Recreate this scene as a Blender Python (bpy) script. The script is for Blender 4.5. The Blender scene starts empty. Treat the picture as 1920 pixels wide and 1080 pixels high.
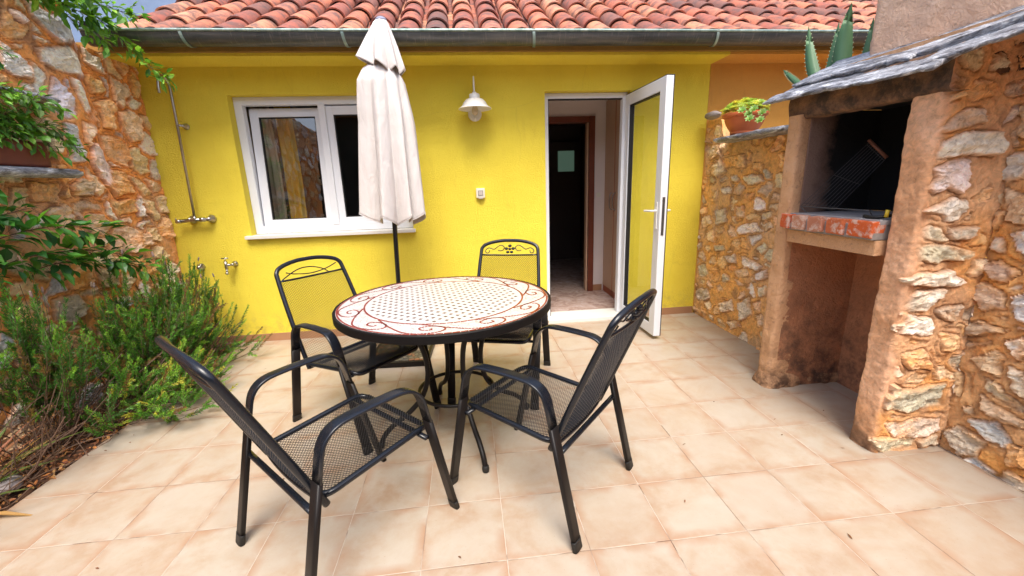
import bpy, math, random
import numpy as np
from mathutils import Vector, Matrix
S = bpy.context.scene
COL = S.collection
R = math.radians
# ------------------------------------------------------------ camera
cam_d = bpy.data.cameras.new('camera'); cam = bpy.data.objects.new('camera', cam_d); COL.objects.link(cam)
cam_d.sensor_width = 36.0; cam_d.lens = 14.68; cam_d.clip_start = 0.02; cam_d.clip_end = 400
cr = Vector((0.99358854, -0.10827269, -0.03253968)); cu = Vector((0.05765008, 0.23762735, 0.96964412)); cf = Vector((0.09725365, 0.9653032, -0.24234574))
m = Matrix((cr, cu, -cf)).transposed().to_4x4(); m.translation = Vector((0, 0, 1.42)); cam.matrix_world = m
S.camera = cam
# ------------------------------------------------------------ light
SUN_EL, SUN_AZ = R(62), R(178)      # azimuth measured clockwise from +Y
W = bpy.data.worlds.new('World'); S.world = W; W.use_nodes = True
wn = W.node_tree; bg = wn.nodes['Background']; sky = wn.nodes.new('ShaderNodeTexSky')
sky.sky_type = 'NISHITA'; sky.sun_disc = False; sky.sun_elevation = SUN_EL; sky.sun_rotation = SUN_AZ
sky.air_density = 1.0; sky.dust_density = 4.0; sky.ozone_density = 1.0
wn.links.new(sky.outputs[0], bg.inputs[0]); bg.inputs[1].default_value = 0.15
sd = bpy.data.lights.new('sun', 'SUN'); sd.energy = 2.1; sd.angle = R(30); sd.color = (1.0, 0.95, 0.87)
sun = bpy.data.objects.new('sun', sd); COL.objects.link(sun)
dirv = Vector((math.sin(SUN_AZ)*math.cos(SUN_EL), math.cos(SUN_AZ)*math.cos(SUN_EL), math.sin(SUN_EL)))
sun.rotation_euler = dirv.to_track_quat('Z', 'Y').to_euler()
S.view_settings.view_transform = 'Standard'; S.view_settings.look = 'None'
S.view_settings.exposure = 1.12; S.view_settings.gamma = 1.0; S.view_settings.use_curve_mapping = False
S.cycles.max_bounces = 8; S.cycles.transparent_max_bounces = 16
try:
    S.cycles.use_denoising = True
except Exception: pass

# ------------------------------------------------------------ numpy noise
def vnoise(x, y, seed=0):
    xi = np.floor(x).astype(np.int64); yi = np.floor(y).astype(np.int64); xf = x-xi; yf = y-yi
    def h(a, b):
        n = (a*374761393 + b*668265263 + seed*974634777) & 0xffffffff
        n = ((n ^ (n >> 13))*1274126177) & 0xffffffff
        return ((n ^ (n >> 16)) & 0xffff)/65535.0
    u = xf*xf*(3-2*xf); v = yf*yf*(3-2*yf)
    return (h(xi, yi)*(1-u)+h(xi+1, yi)*u)*(1-v)+(h(xi, yi+1)*(1-u)+h(xi+1, yi+1)*u)*v
def fbm(x, y, seed=0, oct=4, gain=.5):
    s = 0; a = 1; t = 0
    for o in range(oct):
        s = s+a*vnoise(x*2**o+o*17.3, y*2**o+o*9.1, seed+o); t += a; a *= gain
    return s/t-.5
def sstep(a, b, x):
    t = np.clip((x-a)/(b-a), 0, 1); return t*t*(3-2*t)

# ------------------------------------------------------------ material helpers
class NB:
    def __init__(s, name):
        s.m = bpy.data.materials.new(name); s.m.use_nodes = True; s.t = s.m.node_tree
        s.b = s.t.nodes['Principled BSDF']; s.out = s.t.nodes['Material Output']
    def n(s, ty, ins=None, **kw):
        q = s.t.nodes.new(ty)
        for k, v in kw.items(): setattr(q, k, v)
        for k, v in (ins or {}).items(): s.set(q.inputs[k], v)
        return q
    def set(s, sock, v):
        if isinstance(v, bpy.types.NodeSocket): s.t.links.new(v, sock)
        elif isinstance(v, (tuple, list)) and sock.type == 'RGBA' and len(v) == 3: sock.default_value = (*v, 1)
        else: sock.default_value = v
    def P(s, **kw):
        for k, v in kw.items(): s.set(s.b.inputs[k.replace('_', ' ')], v)
        return s
    def obj(s): return s.n('ShaderNodeTexCoord').outputs['Object']
    def mapping(s, v, sc=(1, 1, 1), loc=(0, 0, 0), rot=(0, 0, 0)):
        return s.n('ShaderNodeMapping', {'Vector': v, 'Scale': sc, 'Location': loc, 'Rotation': rot}).outputs[0]
    def noise(s, v, scale, detail=4, rough=.55, dist=0):
        return s.n('ShaderNodeTexNoise', {'Vector': v, 'Scale': scale, 'Detail': detail, 'Roughness': rough, 'Distortion': dist}).outputs[0]
    def ramp(s, f, stops):
        q = s.n('ShaderNodeValToRGB', {'Fac': f}); e = q.color_ramp.elements
        while len(e) < len(stops): e.new(.5)
        for i, (p, c) in enumerate(stops):
            e[i].position = p; e[i].color = (*c, 1) if isinstance(c, tuple) else (c, c, c, 1)
        return q.outputs[0]
    def mix(s, f, a, b, mode='MIX'):
        q = s.n('ShaderNodeMix', data_type='RGBA', blend_type=mode); s.set(q.inputs[0], f); s.set(q.inputs[6], a); s.set(q.inputs[7], b); return q.outputs[2]
    def math(s, op, a, b=0, c=0):
        q = s.n('ShaderNodeMath', operation=op); s.set(q.inputs[0], a); s.set(q.inputs[1], b); s.set(q.inputs[2], c); return q.outputs[0]
    def bump(s, h, strength=.3, dist=.01, nrm=None):
        q = s.n('ShaderNodeBump', {'Height': h, 'Strength': strength, 'Distance': dist})
        if nrm is not None: s.set(q.inputs['Normal'], nrm)
        s.set(s.b.inputs['Normal'], q.outputs[0]); return q.outputs[0]
    def attr(s, name='col'): return s.n('ShaderNodeAttribute', attribute_name=name).outputs[0]
def simple(name, col, rough=.5, metal=0, var=.12, vs=20, bs=0, bscale=200, coat=0):
    b = NB(name); o = b.obj()
    c = b.mix(b.noise(o, vs, 5, .6), tuple(x*(1-var) for x in col), tuple(min(1, x*(1+var)) for x in col))
    b.P(Base_Color=c, Roughness=rough, Metallic=metal)
    if coat: b.P(Coat_Weight=coat)
    if bs: b.bump(b.noise(o, bscale, 3), bs, .002)
    return b.m
M = {}
M['black_metal'] = simple('black painted metal', (.008, .010, .015), .27, .0, .25, 30, .06, 260)
M['leg_metal'] = simple('dark brown painted metal', (.008, .006, .0055), .45, .0, .25, 12, .06, 260)
M['wire'] = simple('black coated wire', (.012, .012, .013), .40, .2, .2, 60)
for q_, s_ in (('black_metal', .45), ('leg_metal', .28)): M[q_].node_tree.nodes['Principled BSDF'].inputs['Specular IOR Level'].default_value = s_
M['rubber'] = simple('black rubber', (.008, .008, .008), .6, 0, .2, 60)
M['white_pvc'] = simple('white window plastic', (.72, .74, .78), .32, 0, .04, 6)
M['gasket'] = simple('black gasket', (.012, .012, .014), .6, 0, .2, 60)
M['white_enamel'] = simple('white enamel', (.72, .71, .68), .3, 0, .05, 30)
M['chrome'] = simple('dulled chrome', (.42, .40, .38), .28, 1, .3, 60, .05, 90)
M['steel_dark'] = simple('dark steel', (.16, .16, .16), .4, .8, .2, 40)
M['rust_wood'] = simple('brown wood handle', (.22, .08, .04), .6, 0, .3, 60)
M['white_stone'] = simple('white sill stone', (.66, .64, .60), .5, 0, .08, 9, .1, 200)
M['dark_pot'] = simple('dark red pot', (.16, .035, .02), .5, 0, .3, 30)
M['cream_plastic'] = simple('cream switch plastic', (.72, .68, .58), .4, 0, .04, 20)
M['grey_plastic'] = simple('grey switch button', (.5, .44, .38), .45, 0, .05, 30)
M['red_brown_wood'] = simple('red brown door trim', (.15, .035, .016), .45, 0, .35, 12)
M['wardrobe_edge'] = simple('red brown wardrobe edging', (.34, .085, .035), .45, 0, .3, 12)
M['beige_laminate'] = simple('beige wardrobe laminate', (.50, .33, .215), .5, 0, .08, 6)
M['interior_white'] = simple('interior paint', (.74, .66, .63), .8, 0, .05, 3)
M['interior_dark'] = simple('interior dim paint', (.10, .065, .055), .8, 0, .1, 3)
M['soot'] = simple('soot blackened lining', (.004, .0035, .003), 1., 0, .5, 9, .5, 40)
M['yellow_cloth'] = simple('yellow curtain', (.80, .50, .04), .9, 0, .1, 60)
M['grey_cloth'] = simple('grey beige curtain', (.66, .56, .44), .9, 0, .1, 60)
M['wood_stem'] = simple('woody stem', (.12, .07, .045), .8, 0, .5, 60)
M['green_stem'] = simple('green stem', (.10, .13, .03), .7, 0, .4, 60)
M['lavender'] = simple('dried lavender flower', (.22, .15, .17), .9, 0, .4, 200)
M['blue_wall'] = simple('blue grey render', (.17, .24, .38), .9, 0, .25, 7, .4, 60)
M['soil'] = simple('dry soil', (.09, .04, .02), .95, 0, .5, 25, .6, 60)
M['brown_fascia'] = simple('brown fascia', (.30, .17, .035), .8, 0, .4, 8, .2, 60)

b = NB('terracotta pot'); o = b.obj()
b.P(Base_Color=b.mix(b.noise(o, 14, 4), (.62, .16, .045), (.46, .095, .028)), Roughness=.5); b.bump(b.noise(b.mapping(o, (2, 2, 60)), 3, 3), .2, .003); M['terracotta'] = b.m

def stucco(name, c1, c2, c3):
    b = NB(name); o = b.obj()
    col = b.mix(b.ramp(b.noise(o, 1.6, 6, .6), [(.35, 0.), (.65, 1.)]), c1, c2)
    col = b.mix(b.math('MULTIPLY', b.ramp(b.noise(b.mapping(o, (6, 6, 1.2)), 2.4, 5, .7), [(.56, 0.), (.75, 1.)]), .35), col, c3)
    sp = b.ramp(b.noise(o, 55, 2), [(.74, 0.), (.78, 1.)]); col = b.mix(b.math('MULTIPLY', sp, .25), col, c3)
    zz = b.n('ShaderNodeSeparateXYZ', {'Vector': b.n('ShaderNodeNewGeometry').outputs['Position']}).outputs[2]
    col = b.mix(b.math('MULTIPLY', b.ramp(b.math('DIVIDE', zz, .34), [(.18, 1.), (1., 0.)]), b.ramp(b.noise(o, 13, 6, .75), [(.46, 0.), (.66, .55)])), col, (.38, .27, .10))
    ck = b.n('ShaderNodeTexVoronoi', {'Vector': b.mix(.10, o, b.n('ShaderNodeTexNoise', {'Vector': o, 'Scale': 3., 'Detail': 6.}).outputs[1]), 'Scale': .9}, feature='DISTANCE_TO_EDGE').outputs[0]
    col = b.mix(b.math('MULTIPLY', b.ramp(ck, [(.0, .14), (.004, 0.)]), b.ramp(b.noise(o, 1.1, 2), [(.5, 0.), (.6, 1.)])), col, (.42, .30, .04))
    b.P(Base_Color=col, Roughness=.85)
    h1 = b.noise(b.mapping(o, (1, 1, 2.1)), 75, 3, .6, .4); h2 = b.noise(o, 14, 3)
    b.bump(b.math('ADD', h1, b.math('MULTIPLY', h2, .5)), 1., .012)
    return b.m
M['yellow'] = stucco('yellow stucco', (.88, .715, .065), (.82, .655, .052), (.66, .49, .045))
M['peach'] = stucco('peach orange stucco', (.78, .40, .075), (.68, .34, .065), (.48, .24, .06))

def plaster(name, c1, c2, cstain, zst=.35):
    b = NB(name); o = b.obj()
    c = b.mix(b.ramp(b.noise(o, 5, 6, .65), [(.3, 0.), (.7, 1.)]), c1, c2)
    z = b.n('ShaderNodeSeparateXYZ', {'Vector': o}).outputs[2]
    st = b.math('MULTIPLY', b.ramp(b.math('DIVIDE', z, zst), [(.1, 1.), (1., 0.)]), b.ramp(b.noise(o, 9, 6, .7), [(.38, 0.), (.6, 1.)]))
    c = b.mix(st, c, cstain)
    c = b.mix(b.math('MULTIPLY', b.ramp(b.noise(b.mapping(o, (1, 1, 1), (3, 7, 1)), 30, 5, .7), [(.55, 0.), (.7, 1.)]), .4), c, cstain)
    b.P(Base_Color=c, Roughness=.92)
    b.bump(b.math('ADD', b.noise(o, 90, 4, .65), b.math('MULTIPLY', b.noise(o, 26, 4, .6, .6), 1.6)), .9, .009)
    return b.m
M['plaster'] = plaster('sand plaster', (.68, .40, .225), (.57, .31, .15), (.10, .05, .028))
M['plaster_pale'] = plaster('pale sand plaster', (.78, .56, .42), (.70, .46, .32), (.24, .14, .09), .01)
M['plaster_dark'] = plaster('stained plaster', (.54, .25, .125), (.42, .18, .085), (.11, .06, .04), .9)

b = NB('rubble stone and mortar'); o = b.obj(); at = b.attr('col')
n1 = b.noise(o, 30, 7, .7, .5); n2 = b.noise(b.mapping(o, (1, 1, 2.6)), 95, 5, .75, .5)
c = b.mix(1.0, at, b.ramp(n1, [(.28, (.72, .66, .60)), (.42, (1.05, 1.05, 1.05)), (.62, (1.40, 1.38, 1.34))]), 'MULTIPLY')
c = b.mix(b.ramp(n2, [(.30, .6), (.38, 0.)]), c, (.13, .07, .035))
b.P(Base_Color=c, Roughness=.88); b.bump(b.math('ADD', n1, b.math('MULTIPLY', n2, .6)), .9, .011); M['rubble'] = b.m

b = NB('slate schist'); o = b.obj(); mp = b.mapping(o, (4.5, .9, 4), rot=(0, 0, R(12)))
n1 = b.noise(mp, 6, 8, .78, .8); n2 = b.noise(b.mapping(o, (6, 1, 6), rot=(0, 0, R(12))), 12, 6, .75, .6)
c = b.ramp(n1, [(.36, (.04, .038, .04)), (.45, (.17, .175, .20)), (.53, (.36, .375, .42)), (.62, (.80, .82, .86))])
c = b.mix(b.ramp(n2, [(.55, 0.), (.68, .8)]), c, (.10, .07, .055))
b.P(Base_Color=c, Roughness=.42); b.bump(b.math('ADD', n1, b.math('MULTIPLY', n2, .6)), .8, .022); M['slate'] = b.m

b = NB('roof tile clay'); o = b.obj(); at = b.attr('col')
n1 = b.noise(o, 9, 6, .7, .5); n2 = b.noise(o, 45, 4, .7)
c = b.mix(b.ramp(n1, [(.44, 0.), (.60, .8)]), at, (.10, .06, .055))
c = b.mix(b.ramp(n2, [(.60, 0.), (.70, .4)]), c, (.42, .27, .19))
b.P(Base_Color=c, Roughness=.85); b.bump(n2, .4, .004); M['roof_tile'] = b.m

b = NB('weathered zinc'); o = b.obj(); mp = b.mapping(o, (.6, 6, 6))
c = b.ramp(b.noise(mp, 3, 6, .7), [(.3, (.045, .05, .052)), (.5, (.10, .105, .105)), (.7, (.17, .165, .155))])
c = b.mix(b.ramp(b.noise(b.mapping(o, (18, 2, 2)), 4, 4, .7), [(.56, 0.), (.7, .6)]), c, (.26, .24, .22))
b.P(Base_Color=c, Roughness=.42, Metallic=.55); b.bump(b.noise(o, 60, 3), .15, .002); M['zinc'] = b.m
b = NB('zinc bead'); o = b.obj()
b.P(Base_Color=b.ramp(b.noise(b.mapping(o, (3, 1, 1)), 6, 4), [(.35, (.16, .24, .22)), (.7, (.38, .48, .45))]), Roughness=.4, Metallic=.4); M['zinc_rim'] = b.m
M['brick_joint'] = simple('grey mortar joint', (.26, .23, .21), .9, 0, .4, 40, .6, 80)

# floor tiles : one sheet, joints on the real grid
TS = .33187; TX, TY = -1.912, 1.3187
b = NB('terracotta floor tiles'); o = b.obj(); x, y, z = b.n('ShaderNodeSeparateXYZ', {'Vector': o}).outputs
u = b.math('DIVIDE', b.math('SUBTRACT', x, TX), TS); v = b.math('DIVIDE', b.math('SUBTRACT', y, TY), TS)
cell = b.n('ShaderNodeCombineXYZ', {'X': b.math('FLOOR', u), 'Y': b.math('FLOOR', v), 'Z': 0.}).outputs[0]
wnn = b.n('ShaderNodeTexWhiteNoise', {'Vector': cell}, noise_dimensions='3D')
def edge(q):
    f = b.math('FRACT', q); return b.math('MINIMUM', f, b.math('SUBTRACT', 1., f))
ed = b.math('ADD', b.math('MINIMUM', edge(u), edge(v)), b.math('MULTIPLY', b.math('SUBTRACT', b.noise(o, 60, 3), .5), .004))
off = b.n('ShaderNodeVectorMath', operation='MULTIPLY'); b.set(off.inputs[0], wnn.outputs[1]); off.inputs[1].default_value = (30, 30, 30)
po = b.n('ShaderNodeVectorMath', operation='ADD'); b.set(po.inputs[0], o); b.set(po.inputs[1], off.outputs[0]); po = po.outputs[0]
big = b.noise(po, 3.4, 6, .62, .5); med = b.noise(po, 16, 6, .7)
c = b.ramp(big, [(.30, (.42, .375, .315)), (.44, (.40, .345, .275)), (.56, (.38, .30, .22)), (.70, (.33, .22, .14))])
c = b.mix(b.ramp(med, [(.42, 0.), (.66, .5)]), c, (.43, .385, .325))
eb = b.ramp(ed, [(.015, 1.), (.14, 0.)]); c = b.mix(b.math('MULTIPLY', b.math('MULTIPLY', eb, .8), b.ramp(b.noise(po, 7, 4), [(.4, 0.), (.6, 1.)])), c, (.34, .19, .11))
c = b.mix(b.math('MULTIPLY', wnn.outputs[0], .25), c, (.37, .27, .195))
dirt = b.ramp(b.noise(b.mapping(o, loc=(5, 2, 0)), 1.3, 7, .7), [(.42, 0.), (.7, .38)]); c = b.mix(dirt, c, (.31, .24, .18))
spk = b.ramp(b.noise(o, 140, 2), [(.70, 0.), (.74, .6)]); c = b.mix(spk, c, (.24, .15, .09))
gl = b.math('LESS_THAN', ed, .0045)
gcol = b.mix(b.ramp(b.noise(o, 2.2, 3), [(.42, 0.), (.5, 1.)]), (.22, .15, .105), (.46, .39, .32))
gcol = b.mix(b.ramp(b.noise(b.mapping(o, loc=(9, 9, 9)), 5, 3), [(.60, 0.), (.66, 1.)]), gcol, (.12, .07, .045))
c = b.mix(gl, c, gcol)
b.P(Base_Color=c, Roughness=b.math('ADD', b.math('MULTIPLY', gl, .3), b.ramp(med, [(.3, .36), (.7, .55)])), Specular_IOR_Level=.45)
hh = b.math('ADD', b.ramp(ed, [(.004, 0.), (.012, 1.)]), b.math('MULTIPLY', med, .25)); b.bump(hh, .35, .004); M['floor'] = b.m
b = NB('skirting tile'); o = b.obj()
b.P(Base_Color=b.mix(b.noise(o, 8, 5), (.42, .22, .11), (.30, .15, .08)), Roughness=.5); M['skirting'] = b.m
b = NB('polished pink stone floor'); o = b.obj()
b.P(Base_Color=b.ramp(b.noise(o, 7, 7, .7, 1.2), [(.3, (.26, .16, .13)), (.5, (.46, .33, .28)), (.7, (.60, .50, .46))]), Roughness=.18); M['hall_floor'] = b.m

b = NB('white mosaic pieces'); o = b.obj()
vo = b.n('ShaderNodeTexVoronoi', {'Vector': o, 'Scale': 38., 'Randomness': 1.}, feature='DISTANCE_TO_EDGE'); vc = b.n('ShaderNodeTexVoronoi', {'Vector': o, 'Scale': 38., 'Randomness': 1.})
x, y, z = b.n('ShaderNodeSeparateXYZ', {'Vector': o}).outputs
rr = b.math('SQRT', b.math('ADD', b.math('MULTIPLY', x, x), b.math('MULTIPLY', y, y)))
outer = b.math('GREATER_THAN', rr, .44)
gm = b.math('MULTIPLY', b.math('MULTIPLY', b.math('LESS_THAN', vo.outputs[0], .05), outer), .55)
c = b.mix(b.n('ShaderNodeSeparateXYZ', {'Vector': vc.outputs['Color']}).outputs[0], (.53, .52, .50), (.45, .44, .42))
ca, sa = math.cos(R(8)), math.sin(R(8))
gx = b.math('ADD', b.math('MULTIPLY', x, ca), b.math('MULTIPLY', y, sa)); gy = b.math('SUBTRACT', b.math('MULTIPLY', y, ca), b.math('MULTIPLY', x, sa))
c = b.mix(outer, (.50, .485, .465), c); c = b.mix(gm, c, (.25, .21, .18))
c = b.mix(b.ramp(b.noise(o, 5, 5), [(.5, 0.), (.75, .25)]), c, (.62, .54, .46))
b.P(Base_Color=c, Roughness=.24); b.bump(b.ramp(vo.outputs[0], [(0., 0.), (.1, 1.)]), .15, .002); M['mosaic'] = b.m
b = NB('red mosaic pieces'); o = b.obj()
b.P(Base_Color=b.mix(b.noise(o, 40, 2), (.17, .014, .010), (.25, .04, .026)), Roughness=.25); M['mosaic_red'] = b.m
b = NB('brown mosaic dots'); o = b.obj()
b.P(Base_Color=b.mix(b.noise(o, 30, 2), (.07, .035, .03), (.14, .07, .05)), Roughness=.3); M['mosaic_dot'] = b.m

b = NB('off white parasol cloth'); o = b.obj(); g = b.n('ShaderNodeNewGeometry').outputs['Backfacing']
c = b.mix(b.noise(o, 6, 5, .6), (.74, .71, .69), (.67, .62, .59))
c = b.mix(b.ramp(b.noise(b.mapping(o, (4, 4, .6)), 3, 5, .7), [(.55, 0.), (.75, .4)]), c, (.62, .48, .42))
b.P(Base_Color=c, Roughness=.9); b.bump(b.math('ADD', b.math('MULTIPLY', b.noise(o, 300, 2), .3), b.math('MULTIPLY', b.noise(b.mapping(o, (1, 1, .35), rot=(.2, .1, .3)), 11, 6, .6, .8), 3.)), .55, .012)
tr = b.n('ShaderNodeBsdfTranslucent', {'Color': (.75, .55, .45, 1)}); mx = b.n('ShaderNodeMixShader', {0: .18}); b.t.links.new(b.b.outputs[0], mx.inputs[1]); b.t.links.new(tr.outputs[0], mx.inputs[2]); b.t.links.new(mx.outputs[0], b.out.inputs[0]); M['cloth'] = b.m

b = NB('leaf'); at = b.attr('col')
b.P(Base_Color=at, Roughness=.42)
tr = b.n('ShaderNodeBsdfTranslucent'); b.t.links.new(b.mix(1., at, (1.5, 1.6, .7), 'MULTIPLY'), tr.inputs[0]); mx = b.n('ShaderNodeMixShader', {0: .30}); b.t.links.new(b.b.outputs[0], mx.inputs[1]); b.t.links.new(tr.outputs[0], mx.inputs[2]); b.t.links.new(mx.outputs[0], b.out.inputs[0]); M['leaf'] = b.m
b = NB('litter leaf'); at = b.attr('col'); b.P(Base_Color=at, Roughness=.8); M['litter'] = b.m
b = NB('agave leaf'); o = b.obj()
b.P(Base_Color=b.mix(b.noise(b.mapping(o, (1, 1, .3)), 10, 4), (.07, .17, .07), (.12, .25, .13)), Roughness=.5); M['agave'] = b.m
M['agave_edge'] = simple('pale agave margin', (.35, .42, .25), .6, 0, .2, 50)

def glass(name, tint, gloss=.14, rough=0.):
    b = NB(name); t = b.t
    tr = b.n('ShaderNodeBsdfTransparent', {'Color': (*tint, 1)}); gl = b.n('ShaderNodeBsdfGlossy', {'Color': (1, 1, 1, 1), 'Roughness': rough})
    fc = b.n('ShaderNodeLayerWeight', {'Blend': .5}).outputs['Facing']; f = b.math('ADD', b.math('MULTIPLY', b.math('POWER', fc, 4.), .8), gloss)
    mx = b.n('ShaderNodeMixShader'); t.links.new(f, mx.inputs[0]); t.links.new(tr.outputs[0], mx.inputs[1]); t.links.new(gl.outputs[0], mx.inputs[2]); t.links.new(mx.outputs[0], b.out.inputs[0])
    return b.m
M['glass'] = glass('window glass', (.80, .82, .80))
M['door_glass'] = glass('door glass', (.84, .88, .80), .04)
b = NB('lit frosted pane'); b.P(Base_Color=(.25, .35, .28), Emission_Color=(.30, .52, .38), Emission_Strength=.07, Roughness=.6); M['lit_pane'] = b.m
b = NB('brick'); o = b.obj(); at = b.attr('col')
n1 = b.noise(o, 22, 5, .7, .3)
c = b.mix(b.ramp(n1, [(.50, 0.), (.60, .8)]), at, (.60, .45, .38)); b.P(Base_Color=c, Roughness=.85); b.bump(b.noise(o, 60, 5), .7, .006); M['brick'] = b.m
M['hearth_cement'] = simple('grey hearth cement', (.30, .28, .28), .8, 0, .4, 12, .6, 50)
b = NB('pebble mosaic slab'); o = b.obj(); vo = b.n('ShaderNodeTexVoronoi', {'Vector': o, 'Scale': 26.}); ve = b.n('ShaderNodeTexVoronoi', {'Vector': o, 'Scale': 26.}, feature='DISTANCE_TO_EDGE')
c = b.ramp(b.n('ShaderNodeSeparateXYZ', {'Vector': vo.outputs['Color']}).outputs[0], [(.2, (.04, .045, .05)), (.5, (.12, .11, .10)), (.75, (.22, .07, .04)), (.95, (.3, .25, .2))])
c = b.mix(b.math('LESS_THAN', ve.outputs[0], .08), c, (.015, .015, .015)); b.P(Base_Color=c, Roughness=.35); b.bump(ve.outputs[0], .6, .01); M['pebble'] = b.m
b = NB('dark hedge render'); o = b.obj(); b.P(Base_Color=b.ramp(b.noise(o, 3, 6, .7), [(.35, (.012, .02, .008)), (.6, (.05, .045, .03)), (.75, (.14, .10, .07))]), Roughness=.9); M['far_wall'] = b.m
M['white_wall'] = simple('dark window glass', (.02, .02, .022), .2, 0, .1, 3)
M['yellow_plastic'] = simple('yellow plastic', (.7, .5, .03), .4, 0, .05, 20)

# ------------------------------------------------------------ objects
def tag(o, label=None, cat=None, group=None, kind=None):
    if label: o['label'] = label
    if cat: o['category'] = cat
    if group: o['group'] = group
    if kind: o['kind'] = kind
    return o
def thing(name, loc, label, cat, group=None, rz=0):
    o = bpy.data.objects.new(name, None); COL.objects.link(o); o.location = loc; o.rotation_euler = (0, 0, rz); o.empty_display_size = .1
    return tag(o, label, cat, group)
def wloc(o):
    l = Vector((0, 0, 0))
    while o is not None: l += o.location; o = o.parent
    return l
def link(name, verts, faces, mats, parent=None, smooth=False, cols=None, mi=None, world=True, label=None):
    verts = np.asarray(verts, float).reshape(-1, 3)
    if parent is not None and world: verts = verts-np.array(wloc(parent))
    me = bpy.data.meshes.new(name); me.from_pydata(verts.tolist(), [], faces); 
    if not isinstance(mats, (list, tuple)): mats = [mats]
    for q in mats: me.materials.append(q)
    if mi is not None: me.polygons.foreach_set('material_index', mi)
    if smooth: me.polygons.foreach_set('use_smooth', [True]*len(me.polygons))
    if cols is not None:
        a = me.color_attributes.new('col', 'FLOAT_COLOR', 'POINT'); cc = np.ones((len(verts), 4)); cc[:, :3] = cols; a.data.foreach_set('color', cc.ravel())
    me.update(); o = bpy.data.objects.new(name, me); COL.objects.link(o)
    if parent is not None: o.parent = parent
    if label: o['label'] = label
    return o
class MB:
    def __init__(s): s.v = []; s.f = []; s.c = []; s.mi = []; s.m = 0; s.col = None
    def add(s, vs, fs):
        n = len(s.v); s.v += [tuple(q) for q in vs]; s.f += [tuple(n+i for i in f) for f in fs]; s.mi += [s.m]*len(fs)
        if s.col is not None: s.c += [s.col]*len(vs)
        return s
    def box(s, x0, x1, y0, y1, z0, z1, rot=None, org=None):
        vs = [Vector((x, y, z)) for z in (z0, z1) for y in (y0, y1) for x in (x0, x1)]
        if rot is not None:
            org = Vector(org); vs = [org+rot @ (q-org) for q in vs]
        return s.add(vs, [(0, 2, 3, 1), (4, 5, 7, 6), (0, 1, 5, 4), (2, 6, 7, 3), (0, 4, 6, 2), (1, 3, 7, 5)])
    def bbox(s, x0, x1, y0, y1, z0, z1, b=.004, fn=None):   # box with chamfered edges
        vs = []; xs = (x0, x1); ys = (y0, y1); zs = (z0, z1); bm = []
        import bmesh
        q = bmesh.new(); bmesh.ops.create_cube(q, size=1)
        for w in q.verts: w.co = Vector((x0+(w.co.x+.5)*(x1-x0), y0+(w.co.y+.5)*(y1-y0), z0+(w.co.z+.5)*(z1-z0)))
        bmesh.ops.bevel(q, geom=list(q.edges), offset=b, segments=2, affect='EDGES', profile=.7)
        q.verts.index_update(); vs = [w.co.copy() for w in q.verts]
        if fn: vs = [fn(w) for w in vs]
        fs = [[w.index for w in f.verts] for f in q.faces]; q.free(); return s.add(vs, fs)
    def sweep(s, path, prof, wide=None, closed=False, cap=True, scale=None):
        """prof: list of (a,b) ; a along side vector, b along up; wide: fixed side vector (else parallel transport)"""
        P = [Vector(q) for q in path]; n = len(P); k = len(prof); rings = []; side = None
        for i in range(n):
            if closed: t = P[(i+1) % n]-P[i-1]
            else: t = P[min(i+1, n-1)]-P[max(i-1, 0)]
            t.normalize()
            if wide is not None: sd = Vector(wide); sd = (sd-t*sd.dot(t)).normalized()
            else:
                if side is None:
                    a = Vector((0, 0, 1)) if abs(t.z) < .9 else Vector((1, 0, 0)); side = t.cross(a).normalized()
                side = (side-t*side.dot(t)).normalized(); sd = side
            up = sd.cross(t).normalized(); sc = scale[i] if scale else 1
            rings.append([P[i]+sd*(a*sc)+up*(b_*sc) for a, b_ in prof])
        vs = [q for r in rings for q in r]; fs = []
        for i in range(n if closed else n-1):
            j = (i+1) % n
            for a in range(k): c = (a+1) % k; fs.append((i*k+a, i*k+c, j*k+c, j*k+a))
        if cap and not closed: fs.append(tuple(range(k-1, -1, -1))); fs.append(tuple((n-1)*k+a for a in range(k)))
        return s.add(vs, fs)
    def tube(s, path, r, k=8, **kw): return s.sweep(path, circ(r, r, k), **kw)
    def lathe(s, c, pr, k=32, axis='z', caps=True):
        vs = []; n = len(pr)
        for r, h in pr:
            for a in range(k):
                t = 2*math.pi*a/k; x, y = r*math.cos(t), r*math.sin(t)
                vs.append({'z': (c[0]+x, c[1]+y, c[2]+h), 'y': (c[0]+x, c[1]-h, c[2]+y), 'x': (c[0]-h, c[1]+x, c[2]+y)}[axis])
        fs = [(i*k+a, i*k+(a+1) % k, (i+1)*k+(a+1) % k, (i+1)*k+a) for i in range(n-1) for a in range(k)]
        if caps and pr[0][0] > 1e-5: fs.append(tuple(range(k-1, -1, -1)))
        if caps and pr[-1][0] > 1e-5: fs.append(tuple((n-1)*k+a for a in range(k)))
        return s.add(vs, fs)
    def build(s, name, mats, parent=None, smooth=False, **kw):
        return link(name, s.v, s.f, mats, parent, smooth, cols=s.c if s.c else None, mi=s.mi if isinstance(mats, (list, tuple)) else None, **kw)
def circ(a, b_, k=8): return [(a*math.cos(2*math.pi*i/k), b_*math.sin(2*math.pi*i/k)) for i in range(k)]
def oval(a, b_, k=16, p=.55):
    return [(a*math.copysign(abs(math.cos(t))**p, math.cos(t)), b_*math.copysign(abs(math.sin(t))**p, math.sin(t))) for t in [2*math.pi*i/k+.01 for i in range(k)]]
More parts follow.
